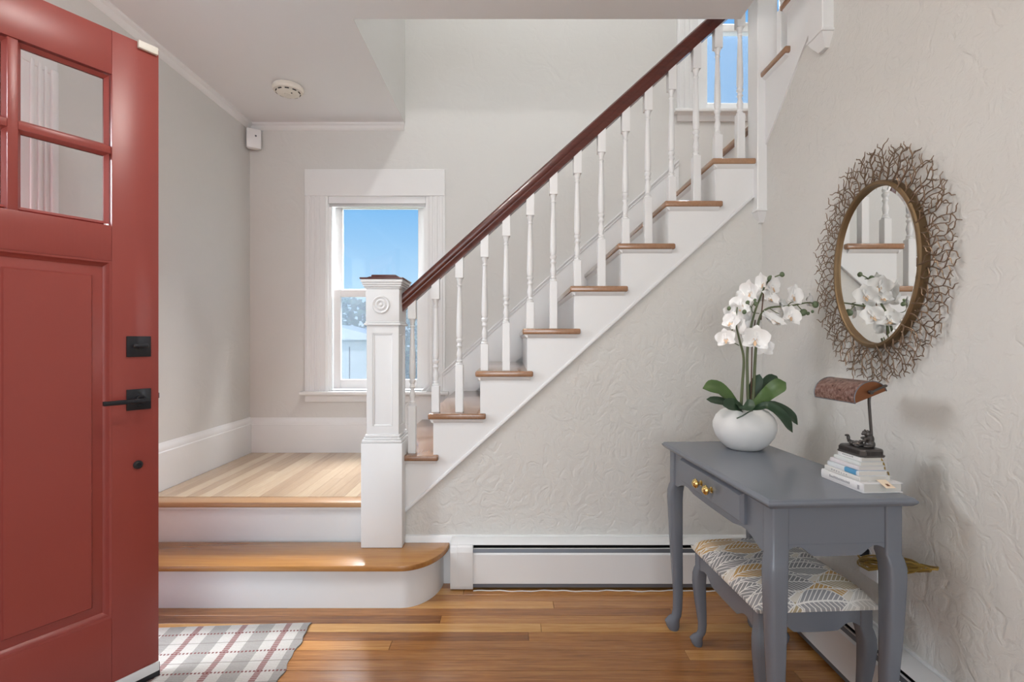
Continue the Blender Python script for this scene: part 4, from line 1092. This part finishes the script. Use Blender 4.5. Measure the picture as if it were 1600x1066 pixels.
# ================================================================== outlet and cable bundle
ol = empty('wall_outlet', (XR, 1.63, .345), label='white outlet plate on the wall behind the desk', cat='outlet')
bm = B(); box(bm, XR-.007, XR-.0002, 1.588, 1.672, .347, .462, .003); op = obj('plate', bm, M['whiteplastic'], ol)
for zz in (.383, .428):
    bm = B(); prism(bm, [(1.63+.017*math.cos(a*PI/8), zz+.014*math.sin(a*PI/8)) for a in range(16)], 'x', XR-.009, XR-.006); s_ = obj('socket', bm, M['whiteplastic'], op)
    bm = B(); box(bm, XR-.0094, XR-.0088, 1.622, 1.624, zz-.004, zz+.005); box(bm, XR-.0094, XR-.0088, 1.636, 1.638, zz-.004, zz+.005); obj('slot', bm, M['dark'], s_)
cb = empty('coiled_cord', (1.09, 1.50, .43), label='coiled gold extension cord hanging from the wall outlet', cat='cord')
bm = B(); rc_ = random.Random(8)
c0 = Vector((1.078, 1.462, .462)); ax = Vector((.06, -.98, .35)).normalized()
side = Vector((1, 0, 0)); nrm2 = ax.cross(side).normalized()
for k in range(7):
    L_ = rc_.uniform(.09, .145); wv = rc_.uniform(.018, .040); off = ax*rc_.uniform(-.015, .02); tw = rc_.uniform(-.9, .9)
    s2 = (side*math.cos(tw)*.7+nrm2*math.sin(tw)*1.2); pts = []
    for j in range(24):
        a = 2*PI*j/24; pinch = 1.0-.6*math.exp(-(math.cos(a)/.25)**2)
        pts.append(c0+off+ax*L_*math.cos(a)+s2*wv*math.sin(a)*pinch+nrm2*rc_.uniform(-.002, .002))
    tube(bm, pts, .0027, 6, True)
obj('cord_loops', bm, M['cord'], cb)
bm = B()
tube(bm, [c0+(side*math.cos(a)*.016+nrm2*math.sin(a)*.020) for a in [2*PI*k/14 for k in range(14)]], .0035, 6, True)
tube(bm, [c0+ax*.008+(side*math.cos(a)*.016+nrm2*math.sin(a)*.020) for a in [2*PI*k/14 for k in range(14)]], .0035, 6, True)
obj('wrap', bm, M['cord'], cb)
bm = B(); box(bm, XR-.040, XR-.0096, 1.617, 1.645, .418, .442, .005); obj('plug', bm, M['black'], cb)
bm = B(); tube(bm, bez([(XR-.038, 1.63, .43), (XR-.055, 1.60, .425), (1.085, 1.56, .43), c0], 5), .0032, 6); obj('cord_lead', bm, M['cord'], cb)

# ================================================================== ceiling lamps (out of view: hall light, and an upstairs one added to brighten the stairwell)
def ceiling_lamp(loc, label, power, color, rad):
    r = empty('ceiling_light', loc, label=label, cat='ceiling light')
    bm = B(); lathe(bm, [(.12, 0), (.12, -.02), (.10, -.03), (.02, -.035), (.012, -.05), (.012, -.09), (0, -.09)], 28); lp('canopy', bm, M['brass'], r)
    for k in range(6):
        a = k*PI/3; ca, sa = math.cos(a), math.sin(a)
        bm = B(); tube(bm, bez([(0, 0, -.07), (.07*ca, .07*sa, -.10), (.13*ca, .13*sa, -.08)], 4), .005, 6); ar = lp('arm', bm, M['brass'], r)
        bm = B(); ball(bm, (.13*ca, .13*sa, -.060), (.014, .014, .022), 10, 8); lp('bulb', bm, emit('warm_bulb', color, 25), ar)
    for k in range(6):
        a = k*PI/3
        l = bpy.data.lights.new('bulb_light', 'POINT'); l.energy = power/6; l.color = color; l.shadow_soft_size = rad
        lo = bpy.data.objects.new('bulb_light', l); COL.objects.link(lo); lo.parent = r; lo.location = (.13*math.cos(a), .13*math.sin(a), -.085)
    return r
ceiling_lamp((-.25, 1.16, ZC), 'brass ceiling light with six bulbs over the entrance hall', 26, (1, .96, .92), .012)
ceiling_lamp((.45, 1.6, UC), 'brass ceiling light with six bulbs added unseen upstairs to brighten the stairwell', 105, (1, .99, .97), .02)
